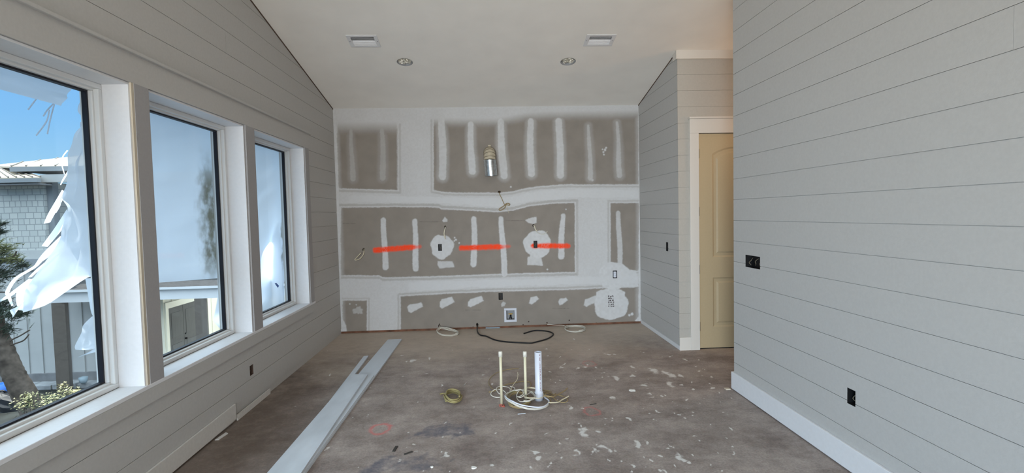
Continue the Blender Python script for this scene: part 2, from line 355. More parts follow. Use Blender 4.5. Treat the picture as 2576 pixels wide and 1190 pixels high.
def panel(x0, x1, top, bot, ft=2.0, fl=2.0, fr=2.0, fb=2.0, band=(0, 0, 0, 0), bw=10):
    """raw board inside, feathered; band = greyish feathered strip just outside (left, right, top, bottom)"""
    global mud, bandm
    t = curve(top, U) if isinstance(top, list) else np.full(U.size, top); bt = curve(bot, U) if isinstance(bot, list) else np.full(U.size, bot)
    w_ = wob*0.22 + fine*0.8
    dl, dr, dt, db = U-x0+w_, x1-U+w_, V-t+w_, bt-V+w_
    ins = sstep(-fl, fl, dl)*sstep(-fr, fr, dr)*sstep(-ft, ft, dt)*sstep(-fb, fb, db)
    mud = np.minimum(mud, 1-ins)
    for dd, on_, o1, o2 in ((dl, band[0], dt, db), (dr, band[1], dt, db), (dt, band[2], dl, dr), (db, band[3], dl, dr)):
        if on_:
            s_ = sstep(2.2, 4.0, -dd)*sstep(bw+1.5, bw-1.5, -dd)*sstep(-bw, -bw+3, o1)*sstep(-bw, -bw+3, o2)
            bandm = np.maximum(bandm, s_*on_)
panel(848, 1000, 318, [(848, 474), (930, 476), (1000, 478)], ft=26, fr=4, fl=4, band=(0, 0.5, 0, 0.6), bw=9)
panel(1091, 1606, [(1090, 306), (1250, 306), (1330, 290), (1606, 285)], [(1088, 478), (1118, 484), (1230, 485), (1255, 485), (1290, 482), (1320, 474), (1360, 468), (1430, 464), (1500, 464), (1606, 464)], ft=20, fr=2, band=(0.5, 0, 0, 0.55), bw=8)
panel(858, 1446, [(858, 522), (1000, 521), (1104, 522), (1110, 526), (1200, 531), (1250, 534), (1290, 530), (1330, 519), (1380, 513), (1446, 510)], [(860, 692), (955, 693), (962, 698), (1100, 695), (1230, 690), (1446, 684)], band=(0, 0.5, 0.7, 0.65), bw=9)
panel(1536, 1607, 511, 681, band=(0.5, 0, 0.5, 0.5), bw=8)
panel(862, 923, 756, 900, band=(0, 0.55, 0.4, 0), bw=7)
panel(1008, 1612, [(1008, 746), (1020, 745), (1120, 739), (1230, 734), (1400, 730), (1480, 727), (1612, 722)], 900, band=(0.55, 0, 0.65, 0), bw=8)
for x0, x1, t0, b0 in ((850, 1608, [(850, 486), (1088, 492), (1260, 494), (1360, 477), (1430, 472), (1608, 472)], [(850, 515), (1104, 514), (1250, 525), (1330, 511), (1446, 502), (1608, 502)]), (1000, 1608, [(1000, 706), (1230, 699), (1446, 692), (1608, 690)], [(1000, 738), (1230, 726), (1608, 716)])):
    mud = np.maximum(mud, (0.93 + 0.05*vnoise(U, V, 4, 16))*sstep(-6, 6, V-curve(t0, U)+wob)*sstep(-6, 6, curve(b0, U)-V+wob)*sstep(-40, 40, U-x0)*sstep(-4, 4, x1-U))
mud = mud*(1 - 0.62*bandm)
def dab(d, val=1.0, soft=1.5):
    global mud
    mud = np.maximum(mud, val*sstep(soft, -soft, d + wob*0.25 + fine*0.7)*(0.95 + 0.16*vnoise(U+500, V, 5, 17)))
def cap(x0, y0, x1, y1, w0, w1=None):
    w1 = w0 if w1 is None else w1; t = np.clip(((U-x0)*(x1-x0)+(V-y0)*(y1-y0))/((x1-x0)**2+(y1-y0)**2), 0, 1)
    bend = np.sin(t*5+x0)*1.2
    return np.hypot(U-(x0+t*(x1-x0))-bend, V-(y0+t*(y1-y0))) - (w0+(w1-w0)*t)/2
for a in [(883, 322, 887, 450, 8, 15, .42), (961, 326, 964, 447, 12, 16, .42), (1111, 300, 1114, 444, 19, 20, .85), (1184, 312, 1187, 431, 15, 19, .92), (1259, 305, 1267, 442, 17, 20, .88), (1334, 305, 1336, 437, 16, 18, .88), (1406, 305, 1410, 440, 18, 19, .88), (1481, 316, 1485, 448, 8, 14, .62), (1552, 308, 1559, 441, 8, 15, .66),
          (965, 553, 969, 672, 13, 15, .9), (1043, 556, 1047, 676, 13, 15, .92), (1193, 550, 1192, 665, 13, 15, .9), (1261, 550, 1269, 690, 12, 15, .92), (1416, 543, 1411, 645, 11, 16, .9), (1556, 535, 1559, 660, 11, 13, .75), (841, 272, 858, 838, 10, 10, .95), (1608, 262, 1610, 815, 7, 7, .95), (860, 806, 863, 836, 10, 22, .9)]:
    dab(cap(*a[:6]), a[6], 2.5 if a[1] < 500 else 1.6)
    if a[1] < 500: dab(cap(*a[:4], a[4]+12, a[5]+12), a[6]*0.35, 5)
dab(np.hypot(U-1490, V-453)-3.5, .7)
def poly(pts):
    d = np.full(U.size, 1e9); ins = np.zeros(U.size, bool); n_ = len(pts)
    for i in range(n_):
        x0, y0 = pts[i]; x1, y1 = pts[(i+1) % n_]; t = np.clip(((U-x0)*(x1-x0)+(V-y0)*(y1-y0))/((x1-x0)**2+(y1-y0)**2), 0, 1)
        d = np.minimum(d, np.hypot(U-x0-t*(x1-x0), V-y0-t*(y1-y0)))
        c = ((y0 > V) != (y1 > V)) & (U < (x1-x0)*(V-y0)/(y1-y0+1e-9)+x0); ins ^= c
    return np.where(ins, -d, d)
for p, v_ in [([(1025, 772), (1030, 767), (1060, 761), (1064, 771), (1034, 787), (1027, 784)], .9), ([(1107, 760), (1112, 753), (1137, 746), (1144, 760), (1112, 776), (1106, 772)], .92), ([(1178, 760), (1184, 753), (1211, 744), (1217, 757), (1184, 773), (1177, 770)], .92),
              ([(1332, 757), (1335, 748), (1350, 745), (1356, 752), (1345, 761), (1337, 766), (1331, 763)], .9), ([(1404, 758), (1408, 751), (1424, 749), (1429, 755), (1416, 765), (1408, 768)], .9),
              ([(1101, 657), (1138, 658), (1143, 672), (1106, 675), (1101, 667)], .8), ([(1327, 646), (1362, 648), (1365, 668), (1327, 666)], .88), ([(1321, 554), (1336, 548), (1349, 546), (1350, 560), (1342, 564), (1330, 561)], .85),
              ([(1112, 555), (1119, 546), (1126, 552), (1126, 558), (1115, 559)], .85), ([(1468, 768), (1472, 754), (1500, 743), (1512, 752), (1490, 765), (1476, 772)], .85), ([(1261, 765), (1266, 759), (1272, 763), (1268, 770), (1262, 771)], .7),
              ([(1500, 735), (1512, 728), (1560, 728), (1572, 735), (1570, 760), (1500, 760)], .95), ([(1515, 672), (1600, 680), (1608, 722), (1515, 722)], .97), ([(1598, 806), (1606, 795), (1612, 812), (1602, 815)], .9)]: dab(poly(p), v_)
for cx, cy, rx, ry, v_ in [(1111.5, 621, 29, 30, .97), (1352, 614, 34, 35, .97), (1537, 766, 43, 39, .95), (1545, 694, 40, 36, .97), (901, 781, 13, 9, .5)]:
    ang = np.arctan2(V-cy, U-cx); dab((np.hypot((U-cx)/rx, (V-cy)/ry)-1)*min(rx, ry) + 1.5*np.sin(3*ang+cx) + 1.0*np.sin(7*ang), v_)
dab(poly([(1335, 640), (1358, 640), (1362, 650), (1330, 650)]), .9)
# little paint flecks
for x, y, r_ in [(1144, 598, 2), (1147, 603, 2.5), (1143, 606, 1.5), (1155, 611, 1.5), (1522, 377, 2.5), (1518, 383, 2), (1525, 372, 1.8), (1516, 376, 1.2), (1519, 389, 1.6), (1377, 678, 2), (880, 765, 1.8), (896, 767, 1.8), (1590, 790, 4), (1583, 793, 3), (1424, 527, 1.5), (1285, 470, 2)]: dab(np.hypot(U-x, V-y)-r_, .9, 1.2)
dark = np.zeros(U.size)
for x0, y0, x1, y1 in [(1055, 558, 1110, 558), (1272, 555, 1320, 555), (862, 562, 895, 563), (1390, 776, 1432, 776), (1170, 780, 1210, 780)]:
    dark = np.maximum(dark, 0.5*sstep(1.2, 0, np.abs(V-y0))*((U > x0) & (U < x1))*(0.6+vnoise(U, V, 4, 8)))
for x, y in [(1101, 830), (1120, 824), (1190, 823), (1218, 825), (1330, 809), (1316, 817), (1432, 806), (1500, 813), (965, 838), (1050, 829)]: dark = np.maximum(dark, sstep(2.2, 1.0, np.hypot(U-x, V-y)))
# what shows of the tape over the buried outlet: broken dark marks
rs = np.random.RandomState(3)
for i in range(6):
    y = 745.5 + i*5.0; x = 1529 + rs.rand()*1.5
    while x < 1544:
        l = 1.2+rs.rand()*3; dark = np.maximum(dark, sstep(2.0, 0.9, np.abs(V-y-(rs.rand()-.5)*1.6))*((U > x) & (U < x+l))); x += l + 0.8 + rs.rand()*1.5
spray = np.zeros(U.size)
def stroke(x0, y0, x1, y1, w0, thin):
    global spray
    t = (U-x0)/(x1-x0); tc_ = np.clip(t, 0, 1); d = np.hypot(U-(x0+(x1-x0)*tc_), V-(y0+(y1-y0)*tc_)) + vnoise(U+500, V, 6, 18)*2.0
    w_ = w0*(1 - 0.35*sstep(thin-.05, thin+.1, tc_)); spray = np.maximum(spray, sstep(w_+3.2, w_-3.0, d)*(1-0.45*sstep(thin, thin+.12, tc_))*np.clip(0.93+vnoise(U, V, 2.5, 19)*0.3, 0, 1))
stroke(944, 629.5, 1056, 620.5, 6.3, 0.85); stroke(1161, 624, 1281, 620, 6.2, 0.80); stroke(1341, 618.5, 1430, 618.5, 5.8, 0.97)
nx, nz_ = len(gx), len(gz)
ii, jj = np.meshgrid(np.arange(nx-1), np.arange(nz_-1), indexing='ij'); ii = ii.ravel(); jj = jj.ravel()
mx_ = (gx[ii]+gx[ii+1])/2; mz_ = (gz[jj]+gz[jj+1])/2; keep = np.ones(len(ii), bool)
for r in BOXES + [VALVE]: keep &= ~((mx_ > r[0]) & (mx_ < r[1]) & (mz_ > r[2]) & (mz_ < r[3]))
cu, cv = project(np.stack([mx_, np.full(len(mx_), D), mz_], 1))
for hx, hy, ra, rb in HOLES: keep &= np.hypot((cu-hx)/ra, (cv-hy)/rb) > 1
cu2 = vnoise(cu, cv, 2.5, 4)
ii, jj = ii[keep], jj[keep]; quads = np.stack([ii*nz_+jj, (ii+1)*nz_+jj, (ii+1)*nz_+jj+1, ii*nz_+jj+1], 1)
def grid_mesh(name, P, quads, attrs, m):
    me = bpy.data.meshes.new(name); me.vertices.add(len(P)); me.vertices.foreach_set('co', P.astype(np.float32).ravel())
    me.loops.add(quads.size); me.loops.foreach_set('vertex_index', quads.astype(np.int32).ravel()); me.polygons.add(len(quads))
    me.polygons.foreach_set('loop_start', np.arange(0, quads.size, 4, dtype=np.int32)); me.update(calc_edges=True); me.validate()
    for k, a in attrs.items():
        at = me.attributes.new(k, 'FLOAT', 'POINT'); at.data.foreach_set('value', a.astype(np.float32))
    me.materials.append(m); o = bpy.data.objects.new(name, me); COL.objects.link(o); o['kind'] = 'structure'; return o
def attr_mat(name, base, layers, rough=0.8, tex=None):
    """base colour (with noise) and painted layers (attribute, colour) mixed on top in order"""
    m = bpy.data.materials.new(name); m.use_nodes = True; n = m.node_tree; b = n.nodes['Principled BSDF']; L = n.links.new; b.inputs['Roughness'].default_value = rough; b.inputs['Specular IOR Level'].default_value = 0.2
    g = n.nodes.new('ShaderNodeNewGeometry')
    prev = None
    if tex: prev = tex(n, g)
    else:
        nz = n.nodes.new('ShaderNodeTexNoise'); nz.inputs['Scale'].default_value = 5; nz.inputs['Detail'].default_value = 8; L(g.outputs['Position'], nz.inputs[0])
        r = n.nodes.new('ShaderNodeMapRange'); L(nz.outputs[0], r.inputs[0]); r.inputs[1].default_value = .3; r.inputs[2].default_value = .7; r.inputs[3].default_value = .93; r.inputs[4].default_value = 1.07
        s = n.nodes.new('ShaderNodeVectorMath'); s.operation = 'SCALE'; s.inputs[0].default_value = base; L(r.outputs[0], s.inputs['Scale']); prev = s.outputs[0]
    for a, c, thr in layers:
        at = n.nodes.new('ShaderNodeAttribute'); at.attribute_name = a; f = at.outputs['Fac']
        if thr:
            nz = n.nodes.new('ShaderNodeTexNoise'); nz.inputs['Scale'].default_value = thr[0]; nz.inputs['Detail'].default_value = 7; nz.inputs['Roughness'].default_value = 0.7; L(g.outputs['Position'], nz.inputs[0])
            ad = n.nodes.new('ShaderNodeMath'); ad.operation = 'MULTIPLY_ADD'; L(nz.outputs[0], ad.inputs[0]); ad.inputs[1].default_value = thr[1]; L(f, ad.inputs[2])
            r = n.nodes.new('ShaderNodeMapRange'); L(ad.outputs[0], r.inputs[0]); r.inputs[1].default_value = thr[2]; r.inputs[2].default_value = thr[3]; r.inputs[4].default_value = thr[4]; f = r.outputs[0]
        mx = n.nodes.new('ShaderNodeMix'); mx.data_type = 'RGBA'; L(f, mx.inputs[0]); L(prev, mx.inputs[6]); mx.inputs[7].default_value = (*c, 1); prev = mx.outputs[2]
    L(prev, b.inputs['Base Color']); return m
M_DRY = attr_mat('drywall_and_mud', (0.255, 0.228, 0.20), [('mud', (0.60, 0.61, 0.62), None), ('spray', (0.95, 0.065, 0.012), None), ('dark', (0.03, 0.012, 0.014), None)])
bw = grid_mesh('wall_back', P, quads, dict(mud=mud, spray=np.clip(spray, 0, 1), dark=np.clip(dark, 0, 1)), M_DRY)
bk = MB().box(XL-0.16, XH, D+0.09, D+0.12, -0.1, 3.3); struct('stud_backing', bk, M_DARKW, bw)
pl = MB().box(XL-0.01, XC, D+0.012, D+0.06, 0.0, 0.05); struct('bottom_plate', pl, M_PLATE, bw)
a_ = flo(1222, 822); b_ = flo(1257, 822)
struct('sill_seal', MB().box(a_.x, b_.x, D+0.006, D+0.0115, 0.0, 0.018), mat('blue_foam', (0.22, 0.27, 0.31), 0.8), bw)

# ------------------------------------------------------------------ right hand walls, column, hall
SWB = (5.706, 5.80, 1.09, 1.183); SWB = (5.712, 5.782, 1.085, 1.19)
c1 = struct('wall_column', shiplap(0, XC, -1, DC+0.0065, D+0.1, 3.5, [SWB]), M_SHIP)
struct('sheathing', sheet(0, XC+0.0065, XC+0.10, DC+0.013, D+0.1, 0.0, 3.5, [SWB]), M_SHIP, c1)
struct('baseboard_column', MB().box(XC-0.004, XC+0.012, DC-0.012, D, 0.004, 0.050), M_TRIM)
dh = [(2.347, 3.17, -0.1, 2.405)]
c2 = struct('wall_hall', shiplap(1, DC, -1, XC, XH, 3.35, dh), M_HSHIP)
struct('sheathing', sheet(1, DC+0.0065, DC+0.10, XC+0.013, XH, 0.0, 3.4, dh), M_HSHIP, c2)
struct('trim_10', MB().box(XC-0.018, XH, DC-0.018, DC-0.0005, 3.205, 3.31).box(XC-0.018, XC-0.001, DC-0.0002, DC+0.09, 3.205, 3.30), M_HTRIM)
struct('baseboard_hall', MB().box(XC-0.002, 2.248, DC-0.016, DC-0.0005, 0.0, 0.147), M_HTRIM)
bevel(struct('trim_11', MB().box(2.248, 2.349, DC-0.022, DC-0.0005, 0.0, 2.40).box(3.168, 3.27, DC-0.022, DC-0.0005, 0.0, 2.40).box(2.248, 3.27, DC-0.024, DC-0.0005, 2.40, 2.555).box(2.236, 3.282, DC-0.045, DC-0.0005, 2.555, 2.575), M_HTRIM), 0.002)
struct('trim_12', MB().box(2.345, 2.349, DC, DC+0.1, 0, 2.405).box(3.168, 3.172, DC, DC+0.1, 0, 2.405).box(2.345, 3.172, DC, DC+0.1, 2.401, 2.405), M_HTRIM)
# two panel door with an arched upper panel
dx0, dx1, dz0, dz1 = 2.353, 3.164, 0.012, 2.397; DF = DC+0.012
door = bpy.data.objects.new('door_1', None); COL.objects.link(door); door.location = ((dx0+dx1)/2, DF, 0); door['kind'] = 'structure'
def arch(x0, x1, z0, z1, rise, n=14):
    return [(x0, z0), (x1, z0)] + [(x1-(x1-x0)*i/n, z1+rise*math.sin(math.pi*i/n)**0.8) for i in range(n+1)]
def door_slab():
    bm = bmesh.new(); px0, px1 = dx0+0.160, dx1-0.160
    loops = [arch(px0, px1, 0.245, 0.805, 0.0), arch(px0, px1, 1.03, 2.175, 0.075)]
    mb = MB()
    def loopv(pts, y): return [bm.verts.new((x, y, z)) for x, z in pts]
    edges = []
    outer = loopv([(dx0, dz0), (dx1, dz0), (dx1, dz1), (dx0, dz1)], DF); edges += [bm.edges.new((outer[i], outer[(i+1) % 4])) for i in range(4)]
    rings = []
    for lp in loops:
        cx = sum(p[0] for p in lp)/len(lp); cz = (min(p[1] for p in lp)+max(p[1] for p in lp))/2
        def ins(d): return [(p[0]+(cx-p[0])*d/((px1-px0)/2), p[1]+(cz-p[1])*d/((max(q[1] for q in lp)-min(q[1] for q in lp))/2)) for p in lp]
        rr = [loopv(lp, DF), loopv(ins(0.018), DF+0.010), loopv(ins(0.045), DF+0.010), loopv(ins(0.065), DF+0.002)]
        n_ = len(lp); edges += [bm.edges.new((rr[0][i], rr[0][(i+1) % n_])) for i in range(n_)]; rings.append(rr)
    bmesh.ops.triangle_fill(bm, edges=edges, use_beauty=True, normal=(0, -1, 0))
    for rr in rings:
        n_ = len(rr[0])
        for a, b in zip(rr, rr[1:]):
            for i in range(n_): bm.faces.new((a[i], a[(i+1) % n_], b[(i+1) % n_], b[i]))
        bm.faces.new(rr[-1])
    bo = [bm.verts.new((v.co.x, DF+0.04, v.co.z)) for v in outer]
    for i in range(4): bm.faces.new((outer[i], outer[(i+1) % 4], bo[(i+1) % 4], bo[i]))
    bm.faces.new(bo)
    bm.verts.index_update(); mb.v = [v.co.copy() for v in bm.verts]; mb.f = [[v.index for v in f.verts] for f in bm.faces]; mb.sm = [False]*len(mb.f); bm.free(); return mb
obj('slab', door_slab(), M_DOOR, door)
for z in (0.257, 0.899, 1.544, 2.181):
    hg = MB().box(dx0-0.004, dx0+0.012, DF-0.004, DF+0.001, z-0.05, z+0.05); hg.tube([(dx0-0.001, DF-0.008, z-0.052), (dx0-0.001, DF-0.008, z+0.052)], 0.007); obj('hinge', hg, M_HINGE, door)
obj('threshold_gap', MB().box(dx0-0.005, dx1+0.005, DC+0.03, DC+0.09, 0.0, 0.010), M_BOXP, door)

G3 = (3.735, 3.945, 1.094, 1.192); G3 = (3.732, 3.950, 1.088, 1.182)
G1 = (2.735, 2.802, 0.405, 0.495)
def lineof(px, py):
    p = on(px, py, 0, XR); return p.y, p.z
(ya, za), (yb, zb) = lineof(1875, 642), lineof(1912, 678); G3 = (min(ya, yb), max(ya, yb), 1.088, 1.187)
(ya, za), (yb, zb) = lineof(2131, 990), lineof(2152, 1000); zm = on(2141, 999, 0, XR).z; G1 = (min(ya, yb), max(ya, yb), zm-0.047, zm+0.047)
c3 = struct('wall_right', shiplap(0, XR, -1, YB, YE, 4.5, [G3, G1], joints=[(3.35, 4), (1.9, 12)]), M_SHIP)
struct('sheathing', sheet(0, XR+0.0065, XR+0.13, YB, YE-0.001, 0.0, 4.6, [G3, G1]), M_SHIP, c3)
bevel(struct('baseboard_right', MB().box(XR-0.018, XR-0.0005, YB, YE+0.018, 0.008, 0.155).box(XR-0.0003, XR+0.13, YE+0.0005, YE+0.018, 0.008, 0.155), M_TRIM), 0.003)
struct('wall_hall_end', MB().box(XH, XH+0.1, YE-1.5, D+0.12, 0, 4.0), M_SHIP)
struct('wall_hall_near', MB().box(XR+0.13, XH, YE-1.5, YE-1.4, 0, 4.6), M_SHIP)
# unseen wall behind the camera, wide glazed opening added to let light in
fo = [(-1.9, 1.6, 0.05, 2.5)]
w4 = struct('wall_front', sheet(1, YB-0.15, YB, XL-0.16, XR+0.13, 0, 4.6, fo), M_SHIP)
obj('pane', MB().box(-1.9, 1.6, YB-0.08, YB-0.075, 0.05, 2.5), M_GLASS, w4)  # pane of the added, unseen opening
obj('frame', MB().box(-1.9, -1.84, YB-0.12, YB-0.04, 0.05, 2.5).box(1.54, 1.6, YB-0.12, YB-0.04, 0.05, 2.5).box(0.07, 0.13, YB-0.12, YB-0.04, 0.05, 2.5).box(-1.9, 1.6, YB-0.12, YB-0.04, 2.44, 2.5), M_FRAME, w4)

# ------------------------------------------------------------------ ceiling with cut-outs, roof above
TILT = -math.atan(SL); CT = math.cos(TILT)
CANS = [(-0.843, 5.585), (0.963, 5.60)]; CANR = 0.083
VENTS = [(-1.183, 5.165), (1.222, 5.172)]; VX, VY = 0.118, 0.080
bm = bmesh.new(); edges = []
def cloop(pts):
    vs = [bm.verts.new((x, y, 0)) for x, y in pts]; edges.extend(bm.edges.new((vs[i], vs[(i+1) % len(vs)])) for i in range(len(vs)))
cloop([(XL-0.1, RIDGE), (XH+0.05, RIDGE), (XH+0.05, D+0.06), (XL-0.1, D+0.06)])
for cx, cy in CANS: cloop([(cx+CANR*math.cos(2*math.pi*k/40), cy+CANR*CT*math.sin(2*math.pi*k/40)) for k in range(40)])
for cx, cy in VENTS: cloop([(cx-VX, cy-VY*CT), (cx+VX, cy-VY*CT), (cx+VX, cy+VY*CT), (cx-VX, cy+VY*CT)])
bmesh.ops.triangle_fill(bm, edges=edges, use_beauty=True, normal=(0, 0, 1)); bm.verts.index_update()
cm = MB(); cm.add([(v.co.x, v.co.y, HC+SL*(D-v.co.y)) for v in bm.verts], [[v.index for v in f.verts] for f in bm.faces]); bm.free()
zr = zc(RIDGE); cm.add([(XL-0.1, RIDGE, zr), (XH+0.05, RIDGE, zr), (XH+0.05, YB-0.1, zc(YB-0.1)), (XL-0.1, YB-0.1, zc(YB-0.1))], [(0, 1, 2, 3)])
ce = struct('ceiling', cm, M_CEIL)
ro = MB(); dz_ = 0.30
ro.prism([(XL-1.10, D+0.7, zc(D+0.7)+dz_-0.1), (XL-1.10, RIDGE, zr+dz_-0.1), (XL-1.10, YB-0.8, zc(YB-0.8)+dz_-0.1), (XL-1.10, YB-0.8, zc(YB-0.8)+dz_), (XL-1.10, RIDGE, zr+dz_), (XL-1.10, D+0.7, zc(D+0.7)+dz_)], (XH+1.6-XL, 0, 0))
struct('roof', ro, M_ROOFR)
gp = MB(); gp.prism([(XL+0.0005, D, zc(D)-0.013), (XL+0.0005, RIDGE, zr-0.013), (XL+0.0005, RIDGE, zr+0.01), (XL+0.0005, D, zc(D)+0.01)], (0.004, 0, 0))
gp.prism([(XC-0.0005, D, zc(D)-0.011), (XC-0.0005, DC+.1, zc(DC+.1)-0.011), (XC-0.0005, DC+.1, zc(DC+.1)+0.01), (XC-0.0005, D, zc(D)+0.01)], (-0.004, 0, 0)); struct('trim_14', gp, M_DARKW)  # dark strips paint the shade in the gap between walls and ceiling
# eave over the windows: soffit at wall-plate height
struct('trim_13', MB().box(XL-1.10, XL-0.24, YB-0.6, D+0.5, 2.88, 2.93).box(XL-1.12, XL-1.09, YB-0.6, D+0.5, 2.84, 3.1), M_SIDING)

# ------------------------------------------------------------------ floor, with stains painted on a fine mesh
fx_ = np.unique(np.concatenate([np.arange(XL-0.2, XL, .2), np.arange(XL, XR+0.12, 0.009), np.arange(XR+0.3, XH+0.2, 0.4)])); fy_ = np.unique(np.concatenate([np.arange(YB-0.1, 2.1, 0.35), np.arange(2.1, D, 0.009), [D, D+0.12]]))
FX, FY = np.meshgrid(fx_, fy_, indexing='ij'); FP = np.stack([FX.ravel(), FY.ravel(), np.zeros(FX.size)], 1); X_, Y_ = FP[:, 0], FP[:, 1]
spl = np.zeros(X_.size); red = np.zeros(X_.size); blu = np.zeros(X_.size); drt = np.zeros(X_.size)
WX = X_ + vnoise(X_+7, Y_, .09, 21)*.05 + vnoise(X_+7, Y_, .035, 22)*.036; WY = Y_ + vnoise(X_+7, Y_, .09, 23)*.06 + vnoise(X_+7, Y_, .035, 24)*.04
def fz(zx, zy): return flo(860+zx/2.576, 820+zy/2.576)
SPL = [(450,225,30),(380,195,12),(905,320,9),(2020,290,22),(2090,305,20),(2130,320,30),(2200,325,25),(2130,375,22),(1775,340,20),(1885,265,16),(1885,325,10),(1950,380,18),(1755,467,14),(2065,460,16),(1985,442,9),(1860,600,20),(1510,630,14),(1585,670,26),(1565,695,22),(1650,690,16),(1690,775,28),(1720,800,26),(1650,830,18),(1640,800,18),(1910,768,16),(1780,800,16),(1520,825,16),(1255,818,18),(1265,862,18),(1360,885,14),(985,905,13),(855,922,15),(640,815,10),(670,830,11),(375,875,10),(1105,800,7),(2180,840,18),(2210,852,13),(660,720,11),(1010,685,7),(1100,625,12),(985,380,10),(650,385,8),(2270,710,10),(2190,570,12),(2080,850,13),(2070,940,16),(1430,760,8),(1970,755,14),(2395,325,13),(2355,217,11),(1720,187,15),(1770,187,15),(1540,275,18),(1580,265,18),(1640,268,14),(1430,265,10),(1340,300,12),(1500,85,12),(600,25,8),(2220,215,9),(2230,480,9),(1950,530,6),(1700,630,7),(1900,420,0),(500,945,9),(720,945,8),(1240,915,9),(480,765,8),(560,210,9)]
SPL += [(rnd.uniform(1250, 2560), rnd.uniform(150, 950), rnd.uniform(3, 8.5)) for _ in range(130)] + [(rnd.uniform(-300, 1250), rnd.uniform(100, 950), rnd.uniform(2, 5)) for _ in range(60)]
for zx, zy, r_ in SPL:
    if r_ <= 0: continue
    c = fz(zx, zy); e_ = fz(zx+r_, zy); R_ = abs(e_.x-c.x); a = rnd.random()*3
    m_ = (np.abs(X_-c.x) < 3*R_) & (np.abs(Y_-c.y) < 3*R_+.02); q = np.hypot((WX[m_]-c.x)*(1+.5*math.sin(a)), (WY[m_]-c.y)*(0.8+.4*math.cos(a)))
    spl[m_] = np.maximum(spl[m_], np.exp(-(q/(R_*1.0+.004))**2))
for zx, zy, rx, ry, s_ in [(250, 667, 62, 32, .8), (1615, 552, 50, 28, .55), (1605, 245, 40, 16, .4), (1500, 185, 55, 20, .12)]:
    c = fz(zx, zy); rX = abs(fz(zx+rx, zy).x-c.x); rY = abs(fz(zx, zy+ry).y-c.y)
    q = np.hypot((WX*.45+X_*.55-c.x)/rX, (WY*.45+Y_*.55-c.y)/rY); red = np.maximum(red, s_*np.exp(-((q-1)/0.22)**2))
for x0, x1, y0, y1, s_ in [(480, 880, 640, 705, 1), (860, 975, 668, 685, .5), (130, 690, 865, 940, 1), (270, 320, 805, 840, .7), (1220, 1360, 610, 650, .35), (2270, 2340, 470, 510, .5), (560, 760, 270, 300, .3), (440, 560, 575, 600, .25)]:
    a = fz(x0, y0); b_ = fz(x1, y1); lo, hi = sorted((a.y, b_.y)); c = fz(x0, (y0+y1)/2); d = fz(x1, (y0+y1)/2)
    blu = np.maximum(blu, s_*sstep(c.x-.05, c.x+.06, WX*2-X_)*sstep(d.x+.05, d.x-.06, WX*2-X_)*sstep(lo-.05, lo+.05, WY*2-Y_)*sstep(hi+.05, hi-.05, WY*2-Y_)*(0.75+0.5*vnoise(X_+3, Y_, .06, 25)))
# pale dust swept up around the back wall, weaker light beside the windows painted as brown
dust = sstep(4.4, 6.6, Y_ + vnoise(X_+5, Y_, 0.5, 9)*1.2)*0.75
drt = sstep(-0.9, -1.9, X_ + vnoise(X_+9, Y_+3, .4, 11)*0.5)*sstep(7.0, 4.5, Y_)
bn = len(fy_); ii, jj = np.meshgrid(np.arange(len(fx_)-1), np.arange(bn-1), indexing='ij'); ii = ii.ravel(); jj = jj.ravel()
def floor_tex(n, g):
    L = n.links.new; mp = n.nodes.new('ShaderNodeMapping'); mp.inputs['Scale'].default_value = (1, 1.2, 1); L(g.outputs['Position'], mp.inputs[0])
    a = n.nodes.new('ShaderNodeTexNoise'); a.inputs['Scale'].default_value = 2.2; a.inputs['Detail'].default_value = 10; a.inputs['Roughness'].default_value = 0.65; L(mp.outputs[0], a.inputs[0])
    r = n.nodes.new('ShaderNodeValToRGB'); L(a.outputs[0], r.inputs[0]); e = r.color_ramp.elements
    e[0].position = .34; e[0].color = (0.215, 0.178, 0.162, 1); e[1].position = .66; e[1].color = (0.405, 0.352, 0.322, 1)
    m2 = n.nodes.new('ShaderNodeMapping'); m2.inputs['Scale'].default_value = (0.85, 1.1, 1); L(g.outputs['Position'], m2.inputs[0])
    b = n.nodes.new('ShaderNodeTexNoise'); b.inputs['Scale'].default_value = 14; b.inputs['Detail'].default_value = 9; b.inputs['Roughness'].default_value = .75; L(m2.outputs[0], b.inputs[0])
    q = n.nodes.new('ShaderNodeMapRange'); L(b.outputs[0], q.inputs[0]); q.inputs[1].default_value = .25; q.inputs[2].default_value = .75; q.inputs[3].default_value = .76; q.inputs[4].default_value = 1.24
    s = n.nodes.new('ShaderNodeVectorMath'); s.operation = 'SCALE'; L(r.outputs[0], s.inputs[0]); L(q.outputs[0], s.inputs['Scale'])
    c = n.nodes.new('ShaderNodeTexNoise'); c.inputs['Scale'].default_value = 70; c.inputs['Detail'].default_value = 8; c.inputs['Roughness'].default_value = 0.8; L(g.outputs['Position'], c.inputs[0])
    q2 = n.nodes.new('ShaderNodeMapRange'); L(c.outputs[0], q2.inputs[0]); q2.inputs[1].default_value = .3; q2.inputs[2].default_value = .7; q2.inputs[3].default_value = .68; q2.inputs[4].default_value = 1.32
    s2 = n.nodes.new('ShaderNodeVectorMath'); s2.operation = 'SCALE'; L(s.outputs[0], s2.inputs[0]); L(q2.outputs[0], s2.inputs['Scale']); return s2.outputs[0]
M_FLOOR = attr_mat('stained_subfloor', None, [('dirt', (0.115, 0.085, 0.062), (3, 0.8, .55, 1.4, .75)), ('dust', (0.56, 0.48, 0.39), (9, 0.8, .40, 1.25, .85)), ('blue', (0.10, 0.105, 0.14), (26, 1.2, .95, 1.6, .8)), ('red', (0.66, 0.17, 0.16), (45, 1.3, .75, 1.5, .72)), ('spl', (0.74, 0.725, 0.70), (55, 1.4, 0.98, 1.35, .92))], rough=0.75, tex=floor_tex)
